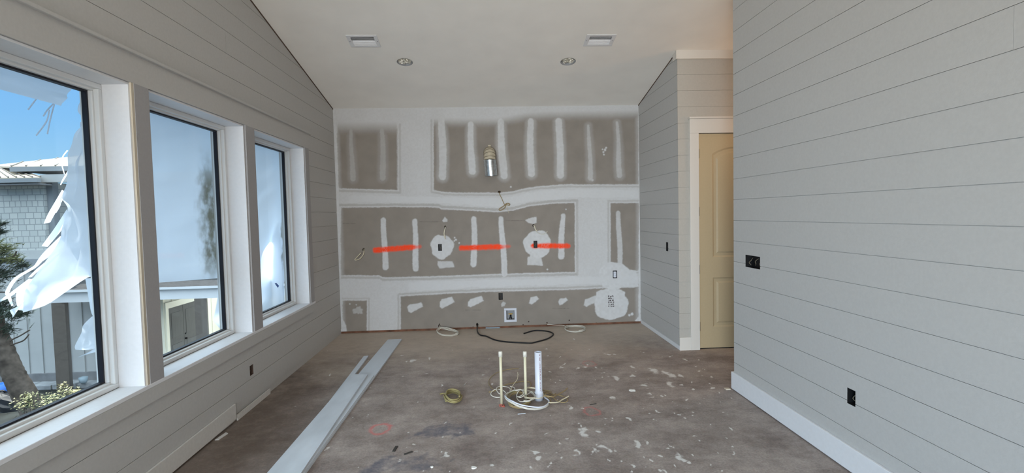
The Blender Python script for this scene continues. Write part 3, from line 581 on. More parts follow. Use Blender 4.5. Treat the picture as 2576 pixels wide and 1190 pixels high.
fl_ = grid_mesh('floor', FP, np.stack([ii*bn+jj, (ii+1)*bn+jj, (ii+1)*bn+jj+1, ii*bn+jj+1], 1), dict(spl=spl, red=red, blue=blu, dirt=drt, dust=dust), M_FLOOR)
struct('subfloor', MB().box(XL-0.26, XH+0.2, YB-0.2, D+0.2, -0.3, -0.002), M_DARKW, fl_)

# ------------------------------------------------------------------ ceiling fittings
for (cx, cy), lab in zip(VENTS, ('white louvred ceiling air vent nearer the windows', 'white louvred ceiling air vent nearer the shiplap door wall')):
    t = thing('ceiling_vent', lab, 'vent', (cx, cy, HC+SL*(D-cy)), (TILT, 0, 0), 'ceiling vents')
    f = MB(); o1, o2 = 0.152, 0.110
    f.box(-o1, o1, -o2, -VY+0.004, -0.006, 0.0).box(-o1, o1, VY-0.004, o2, -0.006, 0.0).box(-o1, -VX+0.004, -VY, VY, -0.006, 0.0).box(VX-0.004, o1, -VY, VY, -0.006, 0.0)
    bevel(obj('frame', f, M_TRIM, t, world=False), 0.003)
    for k in range(6):
        y = -VY + 0.020 + k*0.0245; s = 1 if k < 3 else -1
        sm = Matrix.Translation((0, y, 0.008)) @ Matrix.Rotation(s*math.radians(48), 4, 'X')
        obj('louvre', MB().box(-VX, VX, -0.014, 0.014, -0.0008, 0.0008, sm), M_TRIM, t, world=False)
    bx = MB().box(-VX-0.002, VX+0.002, -VY-0.002, VY+0.002, 0.115, 0.118)
    bx.box(-VX-0.004, -VX, -VY, VY, 0.001, 0.118).box(VX, VX+0.004, -VY, VY, 0.001, 0.118).box(-VX, VX, -VY-0.004, -VY, 0.001, 0.118).box(-VX, VX, VY, VY+0.004, 0.001, 0.118)
    obj('duct_boot', bx, M_BOXP, t, world=False)
    for sx_ in (-1, 1): obj('screw', MB().lathe((sx_*0.136, 0, -0.0075), [(0.0, 0), (0.004, 0.0), (0.004, 0.002)], 10), M_HINGE, t, world=False)
for i, ((cx, cy), lab) in enumerate(zip(CANS, ('round recessed ceiling light can without trim, nearer the windows', 'round recessed ceiling light can without trim, nearer the door wall'))):
    t = thing('recessed_light', lab, 'light fitting', (cx, cy, HC+SL*(D-cy)), (TILT, 0, 0), 'recessed light cans')
    obj('housing', MB().lathe((0, 0, 0), [(CANR+0.003, -0.002), (CANR-0.002, 0.0), (CANR-0.002, 0.13), (0.0, 0.13)], 40), M_STONE, t, world=False)
    r_ = random.Random(i+3); cr = MB(); vs = []; fs = []; nr, na = 7, 22
    for a in range(nr+1):
        for k in range(na):
            R_ = (CANR-0.004)*a/nr; vs.append((R_*math.cos(2*math.pi*k/na), R_*math.sin(2*math.pi*k/na), 0.022 + (r_.random()-.5)*0.034*(1 if a else 0)))
    for a in range(nr):
        for k in range(na): fs.append((a*na+k, a*na+(k+1) % na, (a+1)*na+(k+1) % na, (a+1)*na+k))
    cr.add(vs, fs); obj('crumpled_liner', cr, M_CRUMPLE, t, world=False)

# ------------------------------------------------------------------ electrical boxes
def wall_box(name, label, cat, rect, axis, pos, sgn, gang=1, depth=0.055, group=None, stuff='wires'):
    """open black box sunk behind the plane axis=pos (sgn = side of the room)"""
    u0, u1, z0, z1 = rect; cu_ = (u0+u1)/2
    loc = (pos, cu_, z0) if axis == 0 else (cu_, pos, z0); t = thing(name, label, cat, loc, group=group)
    def B(mb, ua, ub, da, db, za, zb):
        lo, hi = sorted((pos-sgn*da, pos-sgn*db))
        return mb.box(lo, hi, ua, ub, za, zb) if axis == 0 else mb.box(ua, ub, lo, hi, za, zb)
    m = MB(); e = 0.002
    B(m, u0+e, u1-e, depth-0.003, depth, z0+e, z1-e); B(m, u0, u0+e, 0.001, depth, z0, z1); B(m, u1-e, u1, 0.001, depth, z0, z1); B(m, u0, u1, 0.001, depth, z0, z0+e); B(m, u0, u1, 0.001, depth, z1-e, z1)
    obj('box', m, M_BOXP, t)
    def Q(u, d, z): return (pos-sgn*d, u, z) if axis == 0 else (u, pos-sgn*d, z)
    r_ = random.Random(int(abs(u0*977+z0*331)))
    if stuff == 'wires':
        for g in range(gang):
            uc = u0+(u1-u0)*(g+0.5)/gang; s_ = (u1-u0)/gang*0.28
            p = [Q(uc+r_.uniform(-s_, s_), depth-0.006, z0+(z1-z0)*0.75), Q(uc+r_.uniform(-s_, s_), 0.022, z0+(z1-z0)*0.55), Q(uc+r_.uniform(-s_, s_), 0.016, z0+(z1-z0)*0.36), Q(uc+r_.uniform(-s_, s_), 0.03, z0+(z1-z0)*0.2)]
            obj('wire', MB().tube(spline(p, 6), 0.0022, 6), M_SEAM, t)
    elif stuff == 'outlet':
        m = B(MB(), u0+0.010, u1-0.010, -0.004, 0.02, z0+0.012, z1-0.012); o = bevel(obj('receptacle', m, M_PVC, t), 0.004)
        for z in (z0+(z1-z0)*0.33, z0+(z1-z0)*0.67):
            s_ = MB()
            for du in (-0.006, 0.006): B(s_, cu_+du-0.001, cu_+du+0.001, -0.0046, -0.0035, z-0.004, z+0.004)
            obj('slot', s_, M_BOXP, o)
    return t
wall_box('outlet_box', 'black outlet box in the white plaster circle on the left of the back wall', 'electrical box', BOXES[0], 1, D, -1, group='back wall outlet boxes')
wall_box('outlet_box', 'black outlet box in the white plaster circle crossed by orange spray paint', 'electrical box', BOXES[1], 1, D, -1, group='back wall outlet boxes')
wall_box('outlet_box', 'low black outlet box above the square white valve box', 'electrical box', BOXES[2], 1, D, -1, group='back wall outlet boxes')
wall_box('outlet', 'white outlet in a black surround low on the right of the back wall', 'outlet', BOXES[3], 1, D, -1, stuff='outlet')
wall_box('switch_box', 'narrow black switch box on the shiplap column beside the door', 'electrical box', SWB, 0, XC, -1)
wall_box('switch_box', 'wide three gang black switch box at the end of the right wall', 'electrical box', G3, 0, XR, -1, gang=3)
wall_box('outlet_box', 'black outlet box low on the right shiplap wall above the baseboard', 'electrical box', G1, 0, XR, -1)
t = wall_box('outlet_box', 'brown outlet box low on the window wall under the sill', 'electrical box', LOUT, 0, XL, 1)
bpy.data.objects[t.children[0].name].data.materials[0] = mat('brown_box', (0.11, 0.075, 0.06), 0.7)
# valve box
vx0, vx1, vz0, vz1 = VALVE
t = thing('valve_box', 'square white recessed water valve box low on the back wall', 'valve box', ((vx0+vx1)/2, D, vz0))
fr = MB(); e = 0.030
fr.box(vx0-e, vx1+e, D-0.010, D-0.0005, vz0-e, vz0).box(vx0-e, vx1+e, D-0.010, D-0.0005, vz1, vz1+e).box(vx0-e, vx0, D-0.010, D-0.0005, vz0, vz1).box(vx1, vx1+e, D-0.010, D-0.0005, vz0, vz1)
bevel(obj('frame', fr, M_PVC, t), 0.003)
obj('recess', MB().box(vx0, vx1, D+0.075, D+0.078, vz0, vz1).box(vx0, vx0+.002, D, D+.076, vz0, vz1).box(vx1-.002, vx1, D, D+.076, vz0, vz1).box(vx0, vx1, D, D+.076, vz0, vz0+.002).box(vx0, vx1, D, D+.076, vz1-.002, vz1), M_STONE, t)
vc = ((vx0+vx1)/2+0.003, D+0.035, vz0+0.002)
vb = obj('valve', MB().lathe(vc, [(0.016, 0), (0.016, 0.03), (0.011, 0.033), (0.011, 0.06), (0.006, 0.062), (0.006, 0.075), (0, 0.075)], 16), M_HINGE, t)
obj('handle', MB().box(vc[0]-0.028, vc[0]+0.028, vc[1]-0.008, vc[1]+0.008, vc[2]+0.066, vc[2]+0.078), M_BRASS, vb)

# ------------------------------------------------------------------ duct elbow on the back wall
ex_, ez_ = 0.076, 2.40; R0 = 0.078; bend = 0.115
t = thing('duct_elbow', 'galvanized duct elbow sticking out of the back wall and turned down', 'duct', (ex_, D, ez_))
gore = MB(); path = []
for k in range(6):
    a = math.radians(90*k/5); path.append(Vector((ex_-0.006+0.004*k/5, D-0.010-bend*math.sin(a), ez_-bend*(1-math.cos(a)))))
gore.tube([Vector((ex_-0.006, D+0.03, ez_))] + path, R0, 28, caps=False); el = obj('gored_elbow', gore, M_DUSTY, t)
for p, q in zip(path[:-1], path[1:]):
    d = (q-p).normalized(); c = p*0.5+q*0.5 if p is path[0] else p
    obj('seam', MB().tube([p-d*0.003, p+d*0.003], R0+0.0025, 28), M_SEAM, el)
b0 = path[-1]; b1 = b0 + Vector((0.012, 0.004, -0.205))
dn = MB().tube([b0, b0*0.75+b1*0.25, b0*0.5+b1*0.5, b1], R0+0.002, 28, caps=False); dn.tube([b0*0.02+b1*0.98, b0*0.5+b1*0.5], R0-0.004, 28, caps=False); st = obj('straight_section', dn, M_GALV, t)
for f_ in (0.0, 0.28, 0.33): c = b0*(1-f_)+b1*f_; obj('bead', MB().tube([c, c+Vector((0, 0, -0.006))], R0+0.005, 28), M_GALV, st)
obj('tape_tab', MB().box(ex_-0.02, ex_+0.016, D-0.05, D-0.02, ez_+R0-0.002, ez_+R0+0.02), M_DUSTY, el)

# ------------------------------------------------------------------ wires on the back wall
LAID = np.zeros((0, 4))
def settle(pts, r):
    """lay a cable over what already lies on the floor, turn over turn"""
    global LAID
    q = [pts[0]]
    for p in pts[1:]:
        k = max(1, int((p-q[-1]).length/0.006)); a = q[-1].copy(); q += [a.lerp(p, (i+1)/k) for i in range(k)]
    A = np.array([tuple(p) for p in q]); z = np.maximum(A[:, 2], r+0.0005); n_ = len(A); al = np.concatenate([[0], np.cumsum(np.hypot(*np.diff(A[:, :2], axis=0).T))])
    for i in range(n_):
        if len(LAID):
            d = np.hypot(LAID[:, 0]-A[i, 0], LAID[:, 1]-A[i, 1]); m_ = d < LAID[:, 3]+r+0.004
            if m_.any(): z[i] = max(z[i], (LAID[m_, 2]+LAID[m_, 3]).max()+r+0.001)
        own = (al[:i] < al[i]-0.06)
        if own.any():
            d = np.hypot(A[:i, 0]-A[i, 0], A[:i, 1]-A[i, 1]); m_ = own & (d < 2*r+0.003)
            if m_.any(): z[i] = max(z[i], z[:i][m_].max()+2*r+0.0008)
        if i:                              # a cable cannot bend down or up at once
            z[i] = max(z[i], z[i-1]-0.20*(al[i]-al[i-1]))
    for i in range(n_-2, -1, -1): z[i] = max(z[i], z[i+1]-0.20*(al[i+1]-al[i]))
    for _ in range(6):                     # ease the ramps without dropping below any of them
        zp = np.pad(z, 6, mode='edge'); z = np.maximum(z, np.convolve(zp, np.ones(13)/13, mode='valid'))
    LAID = np.concatenate([LAID, np.column_stack([A[:, :2], z, np.full(n_, r)])])
    return [Vector((A[i, 0], A[i, 1], z[i])) for i in range(0, n_, 2)] + ([Vector((A[-1, 0], A[-1, 1], z[-1]))] if n_ % 2 == 0 else [])
def cable(name, label, pts, r, m, cat='wire', group=None, n=8, seg=8):
    sp = spline(pts, seg)
    if cat == 'cable' or group == G: sp = settle(sp, r)
    return tag(obj(name, MB().tube(sp, r, n), m), label, cat, group)
G = 'loose cables heaped round the pipes'
wr = lambda x, y, o: wal(x, y, o)
cable('wire', 'cream cable stub folded back from a hole at the left of the back wall', [wr(915, 626, -.03), wr(915.5, 629, .01), wr(914, 640, .04), wr(905, 651, .05), wr(896, 654, .05), wr(892.5, 653, .05), wr(898, 647, .06), (wr(908, 636, .06))], 0.0055, M_CREAMW, group='wires out of the back wall')
t = thing('wire', 'pair of white wires hanging from a hole above the left plaster circle', 'wire', wal(1120, 571), group='wires out of the back wall')
obj('strand', MB().tube(spline([wr(1119.5, 570, -.03), wr(1120, 573, .01), wr(1117.5, 582, .03), wr(1117, 590, .03), wr(1120.5, 602, .02)], 6), 0.005, 8), M_CREAMW, t)
obj('strand', MB().tube(spline([wr(1120.5, 570, -.03), wr(1121, 573, .012), wr(1119, 581, .035), wr(1119, 590, .03), wr(1121, 598, .02)], 6), 0.004, 8), M_WHITEW, t)
t = thing('wire', 'white wires with splayed ends hanging above the right plaster circle', 'wire', wal(1342, 567), group='wires out of the back wall')
obj('strand', MB().tube(spline([wr(1341, 567, -.03), wr(1343, 568, .012), wr(1346, 576, .03), wr(1351, 584, .03), wr(1360, 588.5, .03), wr(1369, 588, .04), wr(1377, 582, .05)], 6), 0.0045, 8), M_WHITEW, t)
obj('strand', MB().tube(spline([wr(1342, 566, -.03), wr(1344.5, 568, .012), wr(1347, 575, .034), wr(1350, 581, .034), wr(1351, 578, .05)], 6), 0.0045, 8), M_CREAMW, t)
t = thing('wire', 'tan wire tied in a loop hanging over the middle plaster seam', 'wire', wal(1256, 483), group='wires out of the back wall')
obj('strand', MB().tube(spline([wr(1255.5, 482, -.03), wr(1256, 487, .012), wr(1262, 499, .02), wr(1267, 511, .02), wr(1271, 516, .03)], 6), 0.0045, 8), M_TANW, t)
obj('loop', MB().tube(spline([wr(1271, 514, .03), wr(1276, 511.5, .03), wr(1282, 513, .03), wr(1281, 516.5, .03), wr(1274, 515, .03), wr(1271, 518, .03), wr(1270, 522, .03), wr(1262, 528, .03), wr(1256, 529, .03), wr(1256.5, 525, .03), wr(1264, 520, .03), wr(1271, 515, .035)], 6), 0.006, 8), M_TANW, t)
obj('tail', MB().tube(spline([wr(1274, 516, .025), wr(1276, 524, .015), wr(1280, 537, .012)], 6), 0.002, 6), M_CREAMW, t)
# coils and cable on the floor at the back wall
def fpts(lst, r): return [flo(x, y, (lst_z if False else r)) for x, y in lst]
def ovals(cx, cy, rx, ry, turns, seed, r, n=18, dz=0.004, jit=0.06, a0=0):
    q = random.Random(seed); o = []; tot = int(turns*n)
    for k in range(tot+1):
        a = a0 + 2*math.pi*k/n; j = 1+q.uniform(-jit, jit); p = flo(cx+rx*j*math.cos(a), cy+ry*j*math.sin(a), r); p.z += dz*k/n + q.uniform(0, 0.003); o.append(p)
    return o
cable('cable_coil', 'white cable coiled on the floor at the left of the back wall', [wr(1105, 818, -.03), wr(1105.5, 821, .012), wr(1106, 826, .02)] + [flo(1109, 831.5, .012)] + ovals(1126, 840, 27, 6.0, 2.6, 1, 0.005, a0=math.pi*1.15), 0.0048, M_WHITEW, 'cable', 'cable coils by the back wall')
cable('cable_coil', 'white cable coiled on the floor at the right of the back wall', [wr(1376, 813, -.03), wr(1377, 816, .014), flo(1384, 818, .02), flo(1400, 818, .03), flo(1417, 818.5, .03), flo(1424, 824, .012)] + ovals(1447, 829.5, 25, 7.0, 2.7, 2, 0.005, a0=math.pi*1.05), 0.0048, M_WHITEW, 'cable', 'cable coils by the back wall')
cable('power_cable', 'thick black cable curving across the floor from the back wall', [wr(1200.5, 815, -.03), wr(1200.8, 819, .015), wr(1200.5, 826, .03), flo(1201, 835, .009), flo(1209, 843, .009), flo(1224, 846, .009), flo(1245, 855, .009), flo(1275, 860, .009), flo(1310, 862, .009), flo(1335, 863, .009), flo(1350, 860, .009), flo(1375, 853, .009), flo(1389, 845, .009), flo(1391, 839, .009), flo(1380, 834, .009), flo(1360, 831.5, .009), flo(1342, 832, .009), flo(1318, 839, .009)], 0.0085, M_BLKW, 'cable')

# ------------------------------------------------------------------ pipes in the middle of the floor
pb = flo(1262, 1018); p2 = flo(1323, 1012); pv = flo(1356, 1006)
for (p, top, lab) in ((pb, 0.443, 'thin cream capped pipe standing left of the other pipes, red crumbs at its foot'), (p2, 0.427, 'thin cream capped pipe standing between the other cream pipe and the white drain')):
    t = thing('water_pipe', lab, 'pipe', p, group='cream water pipes')
    obj('tube', MB().lathe(p, [(0, 0), (0.0115, 0), (0.0115, top-0.02), (0, top-0.02)], 20), M_CPVC, t)
    obj('cap', MB().lathe(p, [(0.0118, top-0.045), (0.016, top-0.044), (0.0165, top-0.004), (0.013, top), (0, top)], 20), M_WHITEW, t)
t = thing('drain_pipe', 'thick white plastic drain pipe with red printing, open at the top', 'pipe', pv)
obj('tube', MB().lathe(pv, [(0.0265, 0.03), (0.0265, 0.404), (0.0265, 0.408), (0.0302, 0.408), (0.0302, 0.05), (0.0302, 0.0)], 32), M_PVC, t)
obj('coupling', MB().lathe(pv, [(0.0302, 0.0), (0.036, 0.0), (0.036, 0.068), (0.034, 0.071), (0.0302, 0.071)], 32), M_PVC, t)
obj('bore', MB().lathe(pv, [(0.0264, 0.02), (0, 0.02)], 24), M_BOXP, t)
pr = MB(); q = random.Random(5); z = 0.085
while z < 0.392:
    l = q.uniform(0.003, 0.008); a = math.radians(-72 + q.uniform(-1.5, 1.5)); 
    for da in (0.0, 0.09):
        if q.random() < 0.8:
            a1 = a+da-0.05; a2 = a+da+0.07; rr = 0.0306
            pr.add([(pv.x+rr*math.cos(a1), pv.y+rr*math.sin(a1), z), (pv.x+rr*math.cos(a2), pv.y+rr*math.sin(a2), z), (pv.x+rr*math.cos(a2), pv.y+rr*math.sin(a2), z+l), (pv.x+rr*math.cos(a1), pv.y+rr*math.sin(a1), z+l)], [(0, 1, 2, 3)])
    z += l + q.uniform(0.0015, 0.004) + (0.012 if q.random() < 0.08 else 0)
obj('printing', pr, M_INK, t)
q = random.Random(4); cr = MB()
for k in range(16):
    c = flo(1262+q.uniform(-8, 7), 1021+q.uniform(-2, 4), 0.0); s_ = q.uniform(0.004, 0.010)
    cr.lathe(c, [(0, 0), (s_, 0.0), (s_*0.9, s_*0.6), (s_*0.3, s_), (0, s_)], 6)
tag(obj('sealant_crumbs', cr, M_CRUMB), 'red crumbs around the foot of the left cream pipe', 'debris', kind='stuff')
# cable heap: points read on the floor round the pipes
def hp(lst, z=0.006, dz=0.0): return [flo(1190+x/5.95, 860+y/5.95, z+dz*i/len(lst)) for i, (x, y) in enumerate(lst)]
G = 'loose cables heaped round the pipes'
def oval(cx, cy, rx, ry, turns, seed, z, n=16, a0=0.0, jit=0.05):
    q = random.Random(seed); return [flo(1190+(cx+rx*(1+q.uniform(-jit, jit))*math.cos(a0+2*math.pi*k/n))/5.95, 860+(cy+ry*(1+q.uniform(-jit, jit))*math.sin(a0+2*math.pi*k/n))/5.95, z+0.006*k/n) for k in range(int(turns*n)+1)]
cable('cable', 'brown cable looping far left behind the cream pipes', hp([(235, 752), (300, 742), (360, 715), (430, 665), (520, 635), (640, 608), (750, 590), (840, 600), (868, 640), (830, 690), (760, 712), (680, 750), (650, 800)], .012), 0.0052, M_TANW, group=G)
cable('cable', 'thin brown cable arching behind the left cream pipe', hp([(330, 745), (270, 690), (236, 620), (245, 560), (300, 500), (360, 460), (430, 440)], .008) + hp([(500, 418), (600, 405), (690, 395)], .006), 0.0035, M_TANW, group=G)
cable('cable', 'thin cream cable end sticking up behind the pipes', [flo(1190+640/5.95, 860+800/5.95, .01), flo(1190+575/5.95, 860+735/5.95, .02), flo(1190+600/5.95, 860+665/5.95, .035), flo(1190+660/5.95, 860+575/5.95, .06), flo(1190+672/5.95, 860+500/5.95, .08), flo(1190+668/5.95, 860+455/5.95, .09)], 0.0032, M_CREAMW, group=G)
cable('cable', 'white cable in small loops round the left cream pipe', hp([(425, 820), (380, 832), (310, 826), (266, 800), (290, 765), (370, 740), (450, 745), (505, 790), (520, 830), (550, 790), (555, 745), (500, 705), (430, 692), (370, 712), (352, 750), (385, 790), (430, 795)], .006, .01), 0.0042, M_WHITEW, group=G)
cable('cable', 'tan cable in a wide bundle of turns in front of the middle pipe', oval(690, 895, 170, 98, 3.0, 11, .008, a0=math.pi*.3), 0.0052, M_TANW, group=G)
cable('cable', 'yellowish cable turn lying inside the tan bundle', hp([(850, 960), (780, 990), (680, 1000), (580, 975), (528, 920), (520, 870), (560, 815), (640, 790)], .016), 0.005, M_OLIVEW, group=G)
cable('cable', 'white cable in the large front turns of the heap', oval(815, 905, 325, 135, 1.6, 12, .010, a0=math.pi*0.02, jit=.03), 0.0052, M_WHITEW, group=G)
cable('cable', 'second white cable along the front edge of the heap', hp([(482, 930), (520, 975), (600, 1020), (720, 1048), (850, 1050), (980, 1045), (1070, 1015), (1130, 960), (1135, 920), (1090, 880), (1070, 850)], .010), 0.0055, M_PVC, group=G)
cable('cable', 'thin white cable circling the middle cream pipe', oval(790, 865, 135, 95, 1.7, 13, .022, a0=math.pi*1.2), 0.0042, M_WHITEW, group=G)
cable('cable', 'cream cable circling the foot of the white drain', oval(910, 850, 160, 95, 1.5, 14, .018, a0=math.pi*0.6), 0.004, M_CREAMW, group=G)
cable('cable', 'tan cable tangled right of the white drain', hp([(1040, 765), (1120, 745), (1200, 790), (1290, 800), (1370, 825), (1415, 865), (1395, 900), (1320, 905), (1240, 870), (1180, 820), (1110, 775), (1070, 790), (1120, 860), (1160, 900), (1165, 940)], .010), 0.0045, M_TANW, group=G)
cable('cable', 'tan cable with a dark tip reaching to the far right of the heap', hp([(1060, 895), (1130, 885), (1200, 880), (1250, 830), (1310, 780), (1370, 735), (1412, 695)], .022), 0.0052, M_TANW, group=G)
cable('cable', 'cream cable with a bright tip at the right of the heap', hp([(1430, 820), (1390, 845), (1330, 880), (1280, 925), (1220, 950), (1130, 965)], .016), 0.0048, M_CREAMW, group=G)
cable('cable', 'thin tan cable zigzagging low behind the white drain', hp([(700, 720), (760, 745), (850, 700), (930, 720), (1060, 740), (1170, 770), (1130, 830), (1080, 850), (1120, 890), (1180, 850), (1240, 800)], .008), 0.0035, M_TANW, group=G)
cable('cable', 'thin white cable bunched between the two cream pipes', hp([(560, 740), (620, 770), (640, 840), (720, 830), (760, 880), (700, 920), (650, 910), (720, 940), (820, 880), (880, 830), (920, 880), (950, 930)], .012), 0.0036, M_WHITEW, group=G)
tag(obj('wood_splinter', MB().tube([flo(1190+670/5.95, 860+1083/5.95, .003), flo(1190+785/5.95, 860+1070/5.95, .003)], 0.003, 6), M_BOARD), 'pale splinter lying just in front of the cable heap', 'debris')
# olive coil
def oc(x, y, z): return flo(1080+x/9.92, 930+y/9.92, z)
cc = [oc(265, 618, .004), oc(400, 605, .006)]
q = random.Random(8)
for k in range(60):
    a = math.pi*1.25 - 2*math.pi*k/16; tt = k/60; rx = 235+q.uniform(-12, 12)-(35 if k > 30 else 0); ry = 125+q.uniform(-8, 8)
    cc.append(oc(590+25*math.sin(k*.4)+rx*math.cos(a), 725-60*tt+ry*math.sin(-a)*-1*-1, .006+.030*tt))
cable('cable_coil', 'olive yellow cable coil lying alone on the floor', cc, 0.0062, M_OLIVEW, 'cable', seg=5)

# ------------------------------------------------------------------ boards and scraps
def plank(name, label, pts, z0, z1, m=M_BOARD, group='boards stacked on the floor'):
    return bevel(tag(obj(name, MB().prism([(x, y, z0) for x, y in pts], (0, 0, z1-z0)), m), label, 'board', group), 0.0015)
g = lambda x, y, z: (flo(x, y, z).x, flo(x, y, z).y)
zt = 0.019
a1 = g(975.5, 854, zt); a2 = g(1011, 852.5, zt); n1 = Vector((-1.345, 2.2)); n2 = Vector((-1.149, 2.2))
plank('trim_board', 'longest white primed board of the floor stack, reaching nearest the back wall', [n1, n2, a2, a1], 0.0, zt)
zt2 = 0.028; b2 = g(941, 944, zt2); b1 = (b2[0]-0.16, b2[1])
plank('trim_board', 'thin white board between the longest and the top board', [(-1.30, 2.2), (-1.148, 2.2), b2, b1], zt+0.0003, zt2)
zt3 = 0.046; c1_ = g(887, 941, zt3); c2_ = g(925, 941, zt3); l0 = g(671, 1190, zt3); l1 = g(757, 1190, zt3)
dl = (Vector(l0)-Vector(c1_)); dr_ = (Vector(l1)-Vector(c2_)); f0 = (2.2-c1_[1])/dl.y; f1 = (2.2-c2_[1])/dr_.y
plank('trim_board', 'scuffed white board lying topmost on the floor stack', [tuple(Vector(c1_)+dl*f0), tuple(Vector(c2_)+dr_*f1), c2_, c1_], zt2+0.0003, zt3, M_BOARDS)
d1 = g(915, 895.5, zt); d2 = g(927, 894.5, zt); e1 = g(877, 945, zt); e2 = g(892, 940, zt)
dl = Vector(e1)-Vector(d1); k_ = (2.2-d1[1])/dl.y*0.35
plank('wood_strip', 'narrow pale strip lying along the left edge of the floor stack', [tuple(Vector(d1)+dl*3.4), tuple(Vector(d2)+dl*3.4), d2, d1], 0.0, zt, M_BOARD)
lb = MB(); y_a, y_b = 2.0, 3.905
lb.prism([(XL+0.002, y_a, 0.0), (XL+0.016, y_a, 0.0), (XL+0.016, y_b, 0.024), (XL+0.002, y_b, 0.024)], (0, 0, 0.118))
bevel(tag(obj('trim_board', lb, M_SHIP2), 'short loose baseboard stood against the window wall', 'board'), 0.0015)
tag(obj('wood_strip', MB().box(XL+0.004, XL+0.014, 3.93, 4.52, 0.0, 0.046), M_SHIP2), 'low thin strip stood against the window wall past the loose baseboard', 'board')
s0 = flo(535, 1108); s1 = flo(563, 1092)
tag(obj('wood_shim', MB().prism([(XL+0.02, s0.y, 0), (XL+0.045, s0.y, 0), (s1.x+0.03, s1.y, 0), (s1.x+0.005, s1.y+.02, 0)], (0, 0, 0.005)), M_SHIP2), 'small pale shim poking out from under the loose baseboard', 'shim')
def scrap(name, label, x0, y0, x1, y1, w_, h_, m, cat='debris'):
    p = flo(x0, y0); r_ = flo(x1, y1); d = (r_-p); s_ = d.cross(Vector((0, 0, 1))).normalized()*w_/2
    return tag(obj(name, MB().prism([p-s_, p+s_, r_+s_, r_-s_], (0, 0, h_)), m), label, cat)
scrap('wood_scrap', 'dark wood scrap on the floor below the left red ring', 990, 1137, 998, 1124, .018, .006, M_STICK)
scrap('wood_scrap', 'dark flat sliver right of the other dark scrap', 1017, 1144, 1038, 1137, .014, .005, M_STICK)
scrap('nail', 'small pale nail lying behind the olive coil', 1168, 970, 1174, 963, .008, .005, M_GALV)
scrap('wood_splinter', 'dark splinter above the right red ring', 1484, 1019, 1500, 1016, .007, .004, M_STICK)
def chip(label, x, y, s_, m=M_CHIP):
    q = random.Random(int(x)); mb = MB(); c = flo(x, y); n_ = 9; vs = [(c.x+s_*q.uniform(.5, 1)*math.cos(2*math.pi*k/n_), c.y+s_*q.uniform(.5, 1)*math.sin(2*math.pi*k/n_), 0) for k in range(n_)]
    mb.prism(vs, (0, 0, 0.007)); return tag(obj('plaster_chip', mb, m), label, 'debris', 'plaster chips')
chip('larger white plaster chip right of the cable heap', 1591, 983, .032)
chip('white plaster chip near the bottom of the photo by the dark stain', 1192, 1178, .020)
chip('white plaster chip low beside the dark floor stain', 1087, 1176, .012)
tag(obj('wood_scrap', MB().box(flo(1838, 985).x-0.02, flo(1838, 985).x+0.02, YE-0.005, YE+0.03, 0, 0.008), M_RAW), 'tiny wood shim under the corner of the right baseboard', 'debris')

# ------------------------------------------------------------------ plastic sheets outside the windows
def ribbon(mb, A, B, nu=24, nv=8, amp=0.02, seed=0, fold=5, out=None):
    def res(L_):
        L_ = spline(L_, 8); n_ = len(L_)-1; return [L_[int(i*n_/nu)].lerp(L_[min(int(i*n_/nu)+1, n_)], i*n_/nu-int(i*n_/nu)) for i in range(nu+1)]
    A = res(A); B = res(B); vs = []; q = random.Random(seed); ph = [q.uniform(0, 6) for _ in range(4)]
    for i in range(nu+1):
        for j in range(nv+1):
            s_ = j/nv; p = A[i].lerp(B[i], s_); o_ = amp*(math.sin(fold*s_*3+ph[0]+i*0.25)*0.6 + math.sin(fold*1.7*s_*3+ph[1]-i*0.13)*0.35 + math.sin(i*0.7+ph[2]+s_*2)*0.3)*math.sin(math.pi*min(1, s_*1.0))
            d_ = out(i/nu, s_) if out else 0.0      # billow away from the wall
            vs.append(CAM + (p-CAM)*((p.x-d_)/p.x) + Vector((o_, 0, 0))*(min(1, 4*min(s_, 1-s_)) if out else 1))
    mb.across = getattr(mb, 'across', []) + [j/nv for i in range(nu+1) for j in range(nv+1)]
    n_ = nv+1; return mb.add(vs, [(i*n_+j, i*n_+j+1, (i+1)*n_+j+1, (i+1)*n_+j) for i in range(nu) for j in range(nv)], True)
XP = XL-0.315
def s1(x, y, o=0.0): return on(x, y, 0, XP-o)
def sc1(lst, o=0.0): return [s1(x, y, o) for x, y in lst]
z2 = lambda x, y: (x/4.104, 380+y/4.104)
z3 = lambda x, y: (x/4.104, 640+y/4.104)
z1 = lambda x, y: (x/4.104, 130+y/4.104)
def SP(fn, pts, o=0.0): return [s1(*fn(x, y), o) for x, y in pts]
t = thing('plastic_sheet', 'torn white plastic sheet blowing outside the nearest window', 'plastic sheet', s1(230, 700))
mb = MB()
# the hanging body: left outline / right outline from top to bottom
ribbon(mb, SP(z1, [(880, 725), (830, 780), (770, 850), (740, 960), (700, 1060)]) + SP(z2, [(700, 160), (690, 330), (640, 480), (700, 600), (640, 790), (600, 950)]) + SP(z3, [(350, 235), (250, 400), (240, 600)]),
       SP(z1, [(890, 730), (895, 800), (905, 900), (915, 1000), (925, 1090)]) + SP(z2, [(925, 160), (935, 330), (945, 520), (955, 650), (965, 850), (975, 1000)]) + SP(z3, [(990, 200), (880, 252), (520, 500)]), 46, 16, .030, 1, 3, lambda t, s_: 0.80*t**1.3*(1-0.75*s_))
obj('hanging_body', mb, M_FILM, t)
mb = MB()
ribbon(mb, SP(z3, [(600, 20), (350, 240), (300, 260), (180, 380), (165, 460), (175, 530)], .02), SP(z3, [(880, 150), (870, 250), (700, 350), (560, 430), (480, 520), (240, 600)], .02), 30, 10, .03, 2, 3, lambda t, s_: 0.62+0.25*t)
obj('billowing_fold', mb, M_FILM, t)
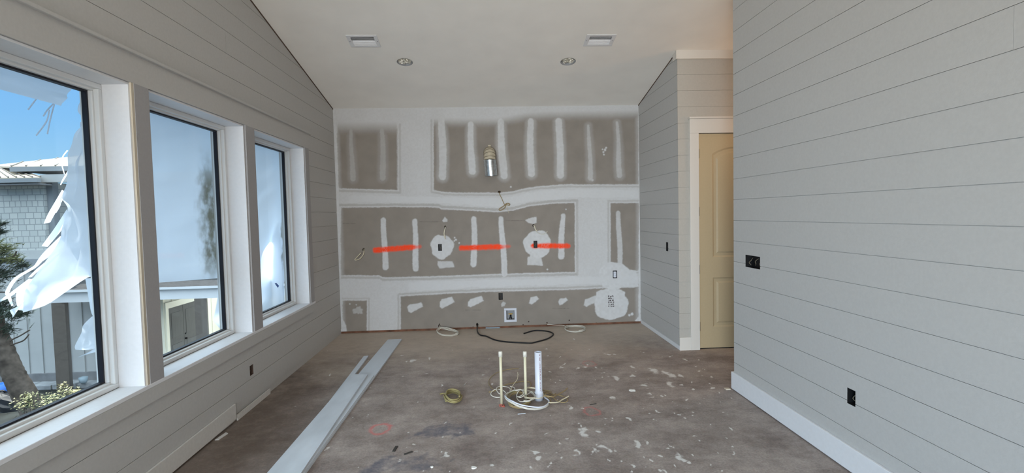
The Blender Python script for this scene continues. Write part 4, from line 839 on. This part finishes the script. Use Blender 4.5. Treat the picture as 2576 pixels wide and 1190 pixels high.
STR = [([(640, 400), (570, 520), (500, 640), (450, 750)], [(690, 430), (640, 520), (560, 660), (520, 735)], z2), ([(640, 450), (600, 540), (565, 635)], [(640, 470), (625, 560), (580, 640)], z2), ([(690, 600), (560, 800), (430, 980)], [(720, 700), (610, 850), (490, 990)], z2),
       ([(620, 880), (440, 1060), (350, 1190)], [(720, 860), (600, 1020), (420, 1150)], z2), ([(690, -10), (640, 60), (630, 130), (660, 240)], [(705, -5), (655, 60), (645, 130), (670, 240)], z2), ([(700, 200), (640, 300), (620, 350)], [(710, 220), (660, 300), (630, 350)], z2)]
STR3 = [([(450, -10), (360, 110), (150, 240), (60, 370), (55, 420)], [(480, 20), (380, 130), (200, 240), (120, 340), (90, 420)], z3), ([(590, -20), (380, 150), (290, 240)], [(620, -20), (420, 150), (330, 230)], z3), ([(300, 250), (100, 400), (0, 470)], [(330, 270), (130, 425), (0, 492)], z3), ([(70, 440), (100, 500), (120, 535)], [(110, 430), (125, 480), (137, 520)], z3), ([(200, 530), (100, 575)], [(250, 480), (130, 655)], z3)]
for A, B, fn in STR + STR3:
    mb = MB(); ribbon(mb, SP(fn, A, .03), SP(fn, B, .03), 14, 3, .006, 3, 2, lambda t, s_: 0.62+0.2*t); obj('torn_strip', mb, M_FILM, t)
mb = MB(); ribbon(mb, SP(z3, [(880, 250), (920, 480), (945, 610), (1000, 720), (1010, 1000), (1015, 1190)]), SP(z3, [(985, 240), (1000, 480), (1010, 640), (1025, 800), (1030, 1000), (1045, 1190)]), 20, 3, .004, 4, 2); obj('edge_strip', mb, M_FILM, t)
mb = MB(); ribbon(mb, SP(z3, [(950, 640), (860, 730), (840, 810), (775, 940), (780, 985)]), SP(z3, [(1010, 640), (1020, 760), (1020, 880), (1020, 960), (900, 990)]), 16, 8, .015, 5, 4, lambda t, s_: 0.60*(.4+.6*t)*(1-.6*s_))
ribbon(mb, SP(z3, [(1010, 950), (930, 1000), (805, 1062)]), SP(z3, [(1020, 1010), (960, 1015), (810, 1062)]), 8, 3, .004, 6, 2); obj('lower_flap', mb, M_FILM, t)
mb = MB(); ribbon(mb, SP(z1, [(-200, 180), (0, 120), (330, 225), (760, 350)]), SP(z1, [(-200, 330), (0, 390), (540, 535), (630, 560)]), 24, 8, .012, 7, 3)
obj('top_flap', mb, M_FILM, t)
for L_ in ([(550, 540), (490, 600), (448, 665)], [(560, 545), (545, 600), (515, 720), (490, 850)], [(510, 600), (480, 720), (375, 865)], [(372, 490), (290, 598)]):
    obj('frayed_thread', MB().tube(spline(SP(z1, L_), 6), 0.0035, 5), M_FILM, t)
mb = MB(); ribbon(mb, SP(z1, [(860, 480), (815, 540), (805, 620), (870, 690)]), SP(z1, [(885, 470), (885, 540), (885, 620), (885, 695)]), 12, 3, .004, 9, 2); obj('edge_scrap', mb, M_FILM, t)
# second window
q = random.Random(21)
def jag(pts, a, n_=5):
    o = []
    for (x0, y0), (x1, y1) in zip(pts, pts[1:]):
        for k in range(n_): o.append((x0+(x1-x0)*k/n_+q.uniform(-a, a), y0+(y1-y0)*k/n_+q.uniform(-a, a)))
    return o + [pts[-1]]
t = thing('plastic_sheet', 'pale plastic sheet with a mildewed edge outside the middle window', 'plastic sheet', s1(470, 720))
mb = MB(); right = jag([(487, 300), (500, 312), (527, 326), (531, 345), (538, 390), (541, 450), (541, 520), (545, 575), (547, 640), (549, 700)], 1.6)
n_ = len(right); left = [(330+25*k/n_, 240+485*k/n_) for k in range(n_)]
ribbon(mb, sc1(left), sc1(right), 70, 22, .007, 22, 3); obj('main_sheet', mb, M_FILM2, t)
mb = MB(); ribbon(mb, sc1([(546, 690), (548, 740), (541, 785), (537, 806), (552, 825)]), sc1([(562, 690), (566, 740), (569, 790), (573, 820), (575, 842)]), 16, 6, .012, 24, 3); obj('lower_tail', mb, M_FILM, t)
# third window
t = thing('plastic_sheet', 'pale plastic sheet taped outside the far window', 'plastic sheet', s1(690, 790))
mb = MB(); right = jag([(690, 365), (706, 372), (708, 410), (706, 450), (709, 480), (711, 540), (711, 600), (714, 680), (716, 740), (718, 775)], 1.2)
n_ = len(right); left = [(600+25*k/n_, 340+490*k/n_) for k in range(n_)]
ribbon(mb, sc1(left), sc1(right), 70, 26, .020, 31, 2.4, lambda t, s_: 0.50*math.exp(-((t-.80)/.16)**2)*math.sin(math.pi*min(1, max(0, (s_-.25)/.7)))**1.5); obj('main_sheet', mb, M_FILM3, t)
tp = MB(); tp.add([s1(x, y, -.09) for x, y in ((691, 713), (695, 711.5), (702, 719), (699, 724.5))], [(0, 1, 2, 3)]); tp.add([s1(x, y, -.092) for x, y in ((691, 713), (695, 711.5), (702, 719), (699, 724.5))], [(3, 2, 1, 0)])
tag(obj('tape_piece', tp, M_TAPE), 'blue tape piece stuck on the far window plastic', 'tape')

# ------------------------------------------------------------------ outside: yard and neighbouring house
GZ0 = -3.0
gm = MB().add([(-60, -40, GZ0), (-2.24, -40, GZ0), (-2.24, 60, GZ0), (-60, 60, GZ0)], [(0, 1, 2, 3)]).add([(-2.24, 7.2, GZ0), (30, 7.2, GZ0), (30, 60, GZ0), (-2.24, 60, GZ0)], [(0, 1, 2, 3)]).add([(-2.24, -40, GZ0), (30, -40, GZ0), (30, YB-.3, GZ0), (-2.24, YB-.3, GZ0)], [(0, 1, 2, 3)])
struct('ground', gm, M_GROUND)
struct('patio', MB().box(-9.3, -1.0, 13.4, 19.0, GZ0, GZ0+0.04), M_CEIL)  # unseen pale slab added to bounce sun onto the cream side wall
hs = thing('house', 'white two storey neighbouring house with metal roof seen through the windows', 'house', (-12, 15, GZ0))
xs = -12.65; xk = -9.45
obj('shingled_wall', MB().box(-19, xs, 15.0, 22, 0.83, 2.80), M_SHAKE, hs)
obj('corner_board', MB().box(-19, xs+0.02, 14.95, 15.0, 0.60, 0.85), M_SIDING, hs)
obj('fascia', MB().box(-19, xs+0.05, 14.9, 15.1, 0.28, 0.60), M_FASCIA, hs)
wl_ = MB().box(-19, xk-0.06, 15.0, 22, GZ0+0.25, 0.60)
for k in range(26):
    x = xk-0.05-k*0.385
    wl_.box(x-0.025, x+0.025, 14.97, 15.0, GZ0+0.25, 0.4)
obj('batten_wall', wl_, M_SIDING, hs)
obj('skirting', MB().box(-19, xk+0.01, 14.93, 15.0, GZ0, GZ0+0.26), M_SKIRT, hs)
sw = MB().box(xk-0.05, xk, 15.0, 24, GZ0+0.2, 0.2)
for k in range(20): sw.box(xk, xk+0.02, 15.3+k*.42, 15.34+k*.42, GZ0+.2, 0.2)
obj('side_wall', sw, M_CREAM, hs)
obj('rear_wall', MB().box(xk, 2, 19.0, 19.2, GZ0, -0.1), M_CREAM, hs)
obj('corner_post', MB().box(xk-0.24, xk+0.001, 14.90, 15.0, GZ0, 0.1), M_CREAM, hs)
obj('door_casing', MB().box(xk, xk+0.05, 14.93, 15.06, GZ0, -0.80).box(xk, xk+0.05, 16.47, 16.60, GZ0, -0.80).box(xk, xk+0.05, 15.06, 16.47, -0.98, -0.80), M_CREAM, hs)
for y0, y1 in ((15.06, 15.76), (15.77, 16.47)):
    d = bevel(obj('double_door', MB().box(xk, xk+0.035, y0, y1, GZ0+.02, -0.985).box(xk+.035, xk+.045, y0+.12, y1-.12, GZ0+1.1, -1.15).box(xk+.035, xk+.045, y0+.12, y1-.12, GZ0+.15, GZ0+.9), M_GREYD, hs), .004)
    if y0 > 15.5:
        obj('handle', MB().lathe((xk+.035, y0+.06, GZ0+.95), [(0, 0), (.03, 0), (.03, .02), (.035, .05), (0, .06)], 12, (1, 0, 0)), M_BOXP, d)
        obj('deadbolt', MB().lathe((xk+.035, y0+.06, GZ0+1.1), [(0, 0), (.025, 0), (.025, .02), (0, .02)], 12, (1, 0, 0)), M_BOXP, d)
pbx = on(95, 745, 1, 14).x
obj('porch_beam', MB().box(pbx, -1.0, 13.95, 14.15, -0.54, -0.27), M_TRIM, hs)
obj('porch_gutter', MB().box(pbx, -1.0, 13.85, 13.95, -0.255, -0.19), M_TRIM, hs)
pr_ = MB().add([(pbx, 13.86, -0.185), (-1.0, 13.86, -0.185), (-1.0, 15.8, 0.18), (pbx, 15.8, 0.18)], [(0, 1, 2, 3)]).add([(pbx, 13.9, -0.25), (-1, 13.9, -0.25), (-1, 15.8, 0.1), (pbx, 15.8, 0.1)], [(3, 2, 1, 0)]); obj('porch_roof', pr_, M_PROOF, hs)
for xa in (on(148.5, 800, 1, 14).x, on(505, 800, 1, 14).x):
    rotm = Matrix.Translation((xa, 14.05, 0)) @ Matrix.Rotation(math.radians(22), 4, 'Z'); obj('porch_post', MB().box(-0.14, 0.14, -0.12, 0.12, GZ0, -0.54, rotm), M_POST, hs)
# upper storey porch and roofs
obj('upper_recess', MB().box(xs, -6.0, 17.2, 17.3, 0.0, 3.1), M_SKIRT, hs)
obj('upper_post', MB().box(on(122, 550, 1, 15.2).x, on(144, 550, 1, 15.2).x, 15.1, 15.3, 0.4, 2.9), M_FASCIA, hs)
ub0 = on(101, 459, 1, 14.9); ub1 = on(101, 439, 1, 14.9)
obj('upper_beam', MB().box(ub0.x, -6.0, 14.9, 15.1, ub0.z, ub1.z), M_SIDING, hs)
def slab(name, p, m, th=0.05): return obj(name, MB().prism(p, (0, 0, -th)), m, hs)
e0 = on(-60, 448, 1, 14.55); e1_ = on(102, 446, 1, 14.55); f1_ = on(24, 419, 1, 17.2); f0_ = on(-60, 423, 1, 17.2)
lr = slab('lower_roof', [e0, e1_, f1_, f0_], M_ROOF)
for k in range(9):
    s_ = k/8; a = e0.lerp(e1_, s_)
    if s_ > 0.98: bq = f1_
    else: bq = f0_.lerp(f1_, min(1, s_*1.05))
    obj('roof_rib', MB().tube([a+Vector((0, 0, .02)), bq+Vector((0, 0, .02))], 0.018, 5), M_ROOFR, lr)
obj('lower_gutter', MB().box(e0.x, e1_.x, 14.45, 14.56, e1_.z-0.14, e1_.z-0.03), M_FASCIA, hs)
obj('lower_soffit', MB().box(e0.x, e1_.x-.05, 14.5, 15.0, e1_.z-0.2, e1_.z-0.16), M_SKIRT, hs)
g0 = on(28, 419, 1, 15.3); g1 = on(320, 416, 1, 15.3); h0 = on(-30, 417, 1, 19); h1 = on(320, 378, 1, 19)
ur = slab('upper_roof', [g0, g1, h1, h0], M_ROOF)
for k in range(9):
    a = g0.lerp(g1, k/8); bq = h0.lerp(h1, min(1, k/8+0.25)); obj('roof_rib', MB().tube([a+Vector((0, 0, .02)), bq+Vector((0, 0, .02))], 0.018, 5), M_ROOFR, ur)
obj('upper_gutter', MB().box(on(28, 424, 1, 15.2).x, g1.x, 15.15, 15.3, on(100, 431, 1, 15.2).z, on(100, 419.5, 1, 15.2).z), M_FASCIA, hs)
obj('upper_soffit', MB().box(on(36, 424, 1, 15.2).x, g1.x, 15.28, 17.2, on(100, 431, 1, 15.3).z, on(100, 428, 1, 15.3).z), M_SKIRT, hs)

# stone edging and yard clutter
q = random.Random(6); eg = thing('stone_edging', 'pale stone edging along the foot of the neighbouring house', 'edging', (-12, 14.3, GZ0))
x = -15.5
while x < -9.6:
    l = q.uniform(0.35, 0.7); bevel(obj('stone', MB().box(x, x+l-0.02, 14.2+q.uniform(0, .06), 14.6, GZ0, GZ0+q.uniform(.10, .17)), M_STONE, eg), .02); x += l
c = on(210, 958, 1, 14.2); tag(obj('plastic_jug', MB().lathe((c.x, c.y, GZ0+.15), [(0, 0), (.05, .0), (.09, .06), (.11, .18), (.04, .2), (0, .2)], 14), M_CLEARP), 'pale plastic container by the porch post outside', 'container')
c = on(14, 947, 1, 13.4); tag(obj('bucket', MB().lathe((c.x, c.y, GZ0), [(0, 0), (.14, 0), (.17, .5), (.15, .5), (.13, .02), (0, .02)], 18), M_BLUEP), 'blue bucket standing behind the leaning tree trunk outside', 'bucket')
c = on(5, 975, 1, 12.9); vs = []; tb = MB(); nr, na = 6, 16
for a in range(nr+1):
    for k in range(na): R_ = .55*math.sin(math.pi/2*a/nr)*(1+q.uniform(-.08, .08)); vs.append((c.x+R_*math.cos(2*math.pi*k/na)*1.3, c.y+R_*math.sin(2*math.pi*k/na)*.6, GZ0+.42*math.cos(math.pi/2*a/nr)*(1+q.uniform(-.12, .12))))
tb.add(vs, [(a*na+k, a*na+(k+1) % na, (a+1)*na+(k+1) % na, (a+1)*na+k) for a in range(nr) for k in range(na)]); tag(obj('tarp_heap', tb, M_TARP), 'dark tarp bundle on the ground left of the tree trunk outside', 'tarp')
# pine with a leaning trunk
Yt = 12.3
tp_ = [on(78, 1015, 1, Yt), on(58, 985, 1, Yt), on(34, 940, 1, Yt), on(14, 890, 1, Yt), on(-4, 840, 1, Yt), on(-22, 770, 1, Yt), on(-40, 690, 1, Yt), on(-50, 600, 1, Yt)]
tp_ = [Vector((tp_[0].x+.12, Yt, GZ0-.05))] + tp_[1:]
pt = thing('pine_tree', 'leaning rough barked pine with sparse needle tufts outside the near window', 'tree', tp_[0])
sp_ = spline(tp_, 8); q = random.Random(12); obj('trunk', MB().tube(sp_, [.25-.13*i/len(sp_)+q.uniform(-.008, .008) for i in range(len(sp_))], 14), M_BARK, pt)
for L_ in ([(15, 868), (30, 855), (50, 845), (75, 830)], [(17, 872), (40, 864), (60, 856), (73, 841)], [(-40, 660), (-10, 655), (30, 648), (42, 632)], [(-30, 740), (0, 735), (40, 738)]):
    obj('branch', MB().tube(spline([on(x, y, 1, Yt) for x, y in L_], 6), .016, 6), M_BARK, pt)
def tuft(c, R_, n_, m, seed):
    q = random.Random(seed); mb = MB()
    for k in range(n_):
        d = Vector((q.gauss(0, 1), q.gauss(0, .8), q.gauss(0, .55))); s_ = c + d*R_*.45; e = Vector((q.gauss(0, 1), q.gauss(0, 1), q.gauss(0.3, .7))).normalized()*q.uniform(.12, .24); w_ = e.cross(Vector((q.random(), q.random(), q.random()))).normalized()*.011
        mb.add([s_-w_, s_+w_, s_+e], [(0, 1, 2)]); mb.add([s_-w_*.5+Vector((.01, .01, 0)), s_+w_*.5+Vector((0, .02, .01)), s_+e*.9+Vector((.03, 0, .02))], [(0, 1, 2)])
    return obj('needle_tuft', mb, m, pt)
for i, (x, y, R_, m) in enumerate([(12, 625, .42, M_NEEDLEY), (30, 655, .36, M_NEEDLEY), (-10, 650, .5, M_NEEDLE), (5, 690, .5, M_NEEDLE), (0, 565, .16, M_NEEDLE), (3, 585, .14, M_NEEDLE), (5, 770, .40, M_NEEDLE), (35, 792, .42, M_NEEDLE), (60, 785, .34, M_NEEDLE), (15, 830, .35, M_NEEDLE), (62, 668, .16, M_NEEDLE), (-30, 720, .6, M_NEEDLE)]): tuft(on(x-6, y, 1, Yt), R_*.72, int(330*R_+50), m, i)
# shrubs below the window
Yb = 11.6
def shrub(label, pts, leaves, lm, seed, name='shrub'):
    q = random.Random(seed); b0 = on(pts[0][0], pts[0][1], 1, Yb); b0.z = GZ0; t = thing(name, label, 'shrub', b0, group='yellow shrubs outside')
    st = MB()
    for (x, y) in pts: p = on(x, y, 1, Yb); st.tube(spline([b0+Vector((q.uniform(-.1, .1), 0, 0)), (b0+p)/2+Vector((q.uniform(-.1, .1), q.uniform(-.1, .1), 0)), p], 5), .008, 5)
    obj('stems', st, M_BARK, t)
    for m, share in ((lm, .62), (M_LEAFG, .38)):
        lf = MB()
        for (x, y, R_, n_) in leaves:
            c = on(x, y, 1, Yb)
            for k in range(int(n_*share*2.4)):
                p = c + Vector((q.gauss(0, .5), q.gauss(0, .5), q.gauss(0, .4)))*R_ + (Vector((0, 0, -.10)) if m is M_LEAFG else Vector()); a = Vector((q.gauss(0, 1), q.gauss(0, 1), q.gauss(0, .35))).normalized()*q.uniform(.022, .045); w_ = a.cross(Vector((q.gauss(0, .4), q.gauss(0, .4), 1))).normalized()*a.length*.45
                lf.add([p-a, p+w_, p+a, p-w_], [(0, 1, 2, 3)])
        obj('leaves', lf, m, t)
shrub('yellow leaved shrub at the foot of the leaning pine', [(70, 1010), (60, 985), (80, 990), (85, 1012), (72, 1000)], [(60, 1012, .18, 60), (78, 1008, .2, 70), (72, 995, .12, 25), (85, 1020, .1, 20)], M_LEAF, 1)
shrub('spreading shrub with yellow upright sprigs below the near window', [(150, 1020), (118, 1005), (132, 1000), (160, 970), (172, 990), (196, 985)], [(118, 1008, .16, 40), (135, 1002, .2, 60), (112, 1028, .15, 30), (158, 968, .10, 22), (163, 980, .12, 26), (172, 993, .16, 46), (150, 1010, .3, 90), (190, 985, .08, 12), (196, 981, .06, 8), (140, 1030, .3, 80), (180, 1005, .2, 50)], M_LEAF, 2)
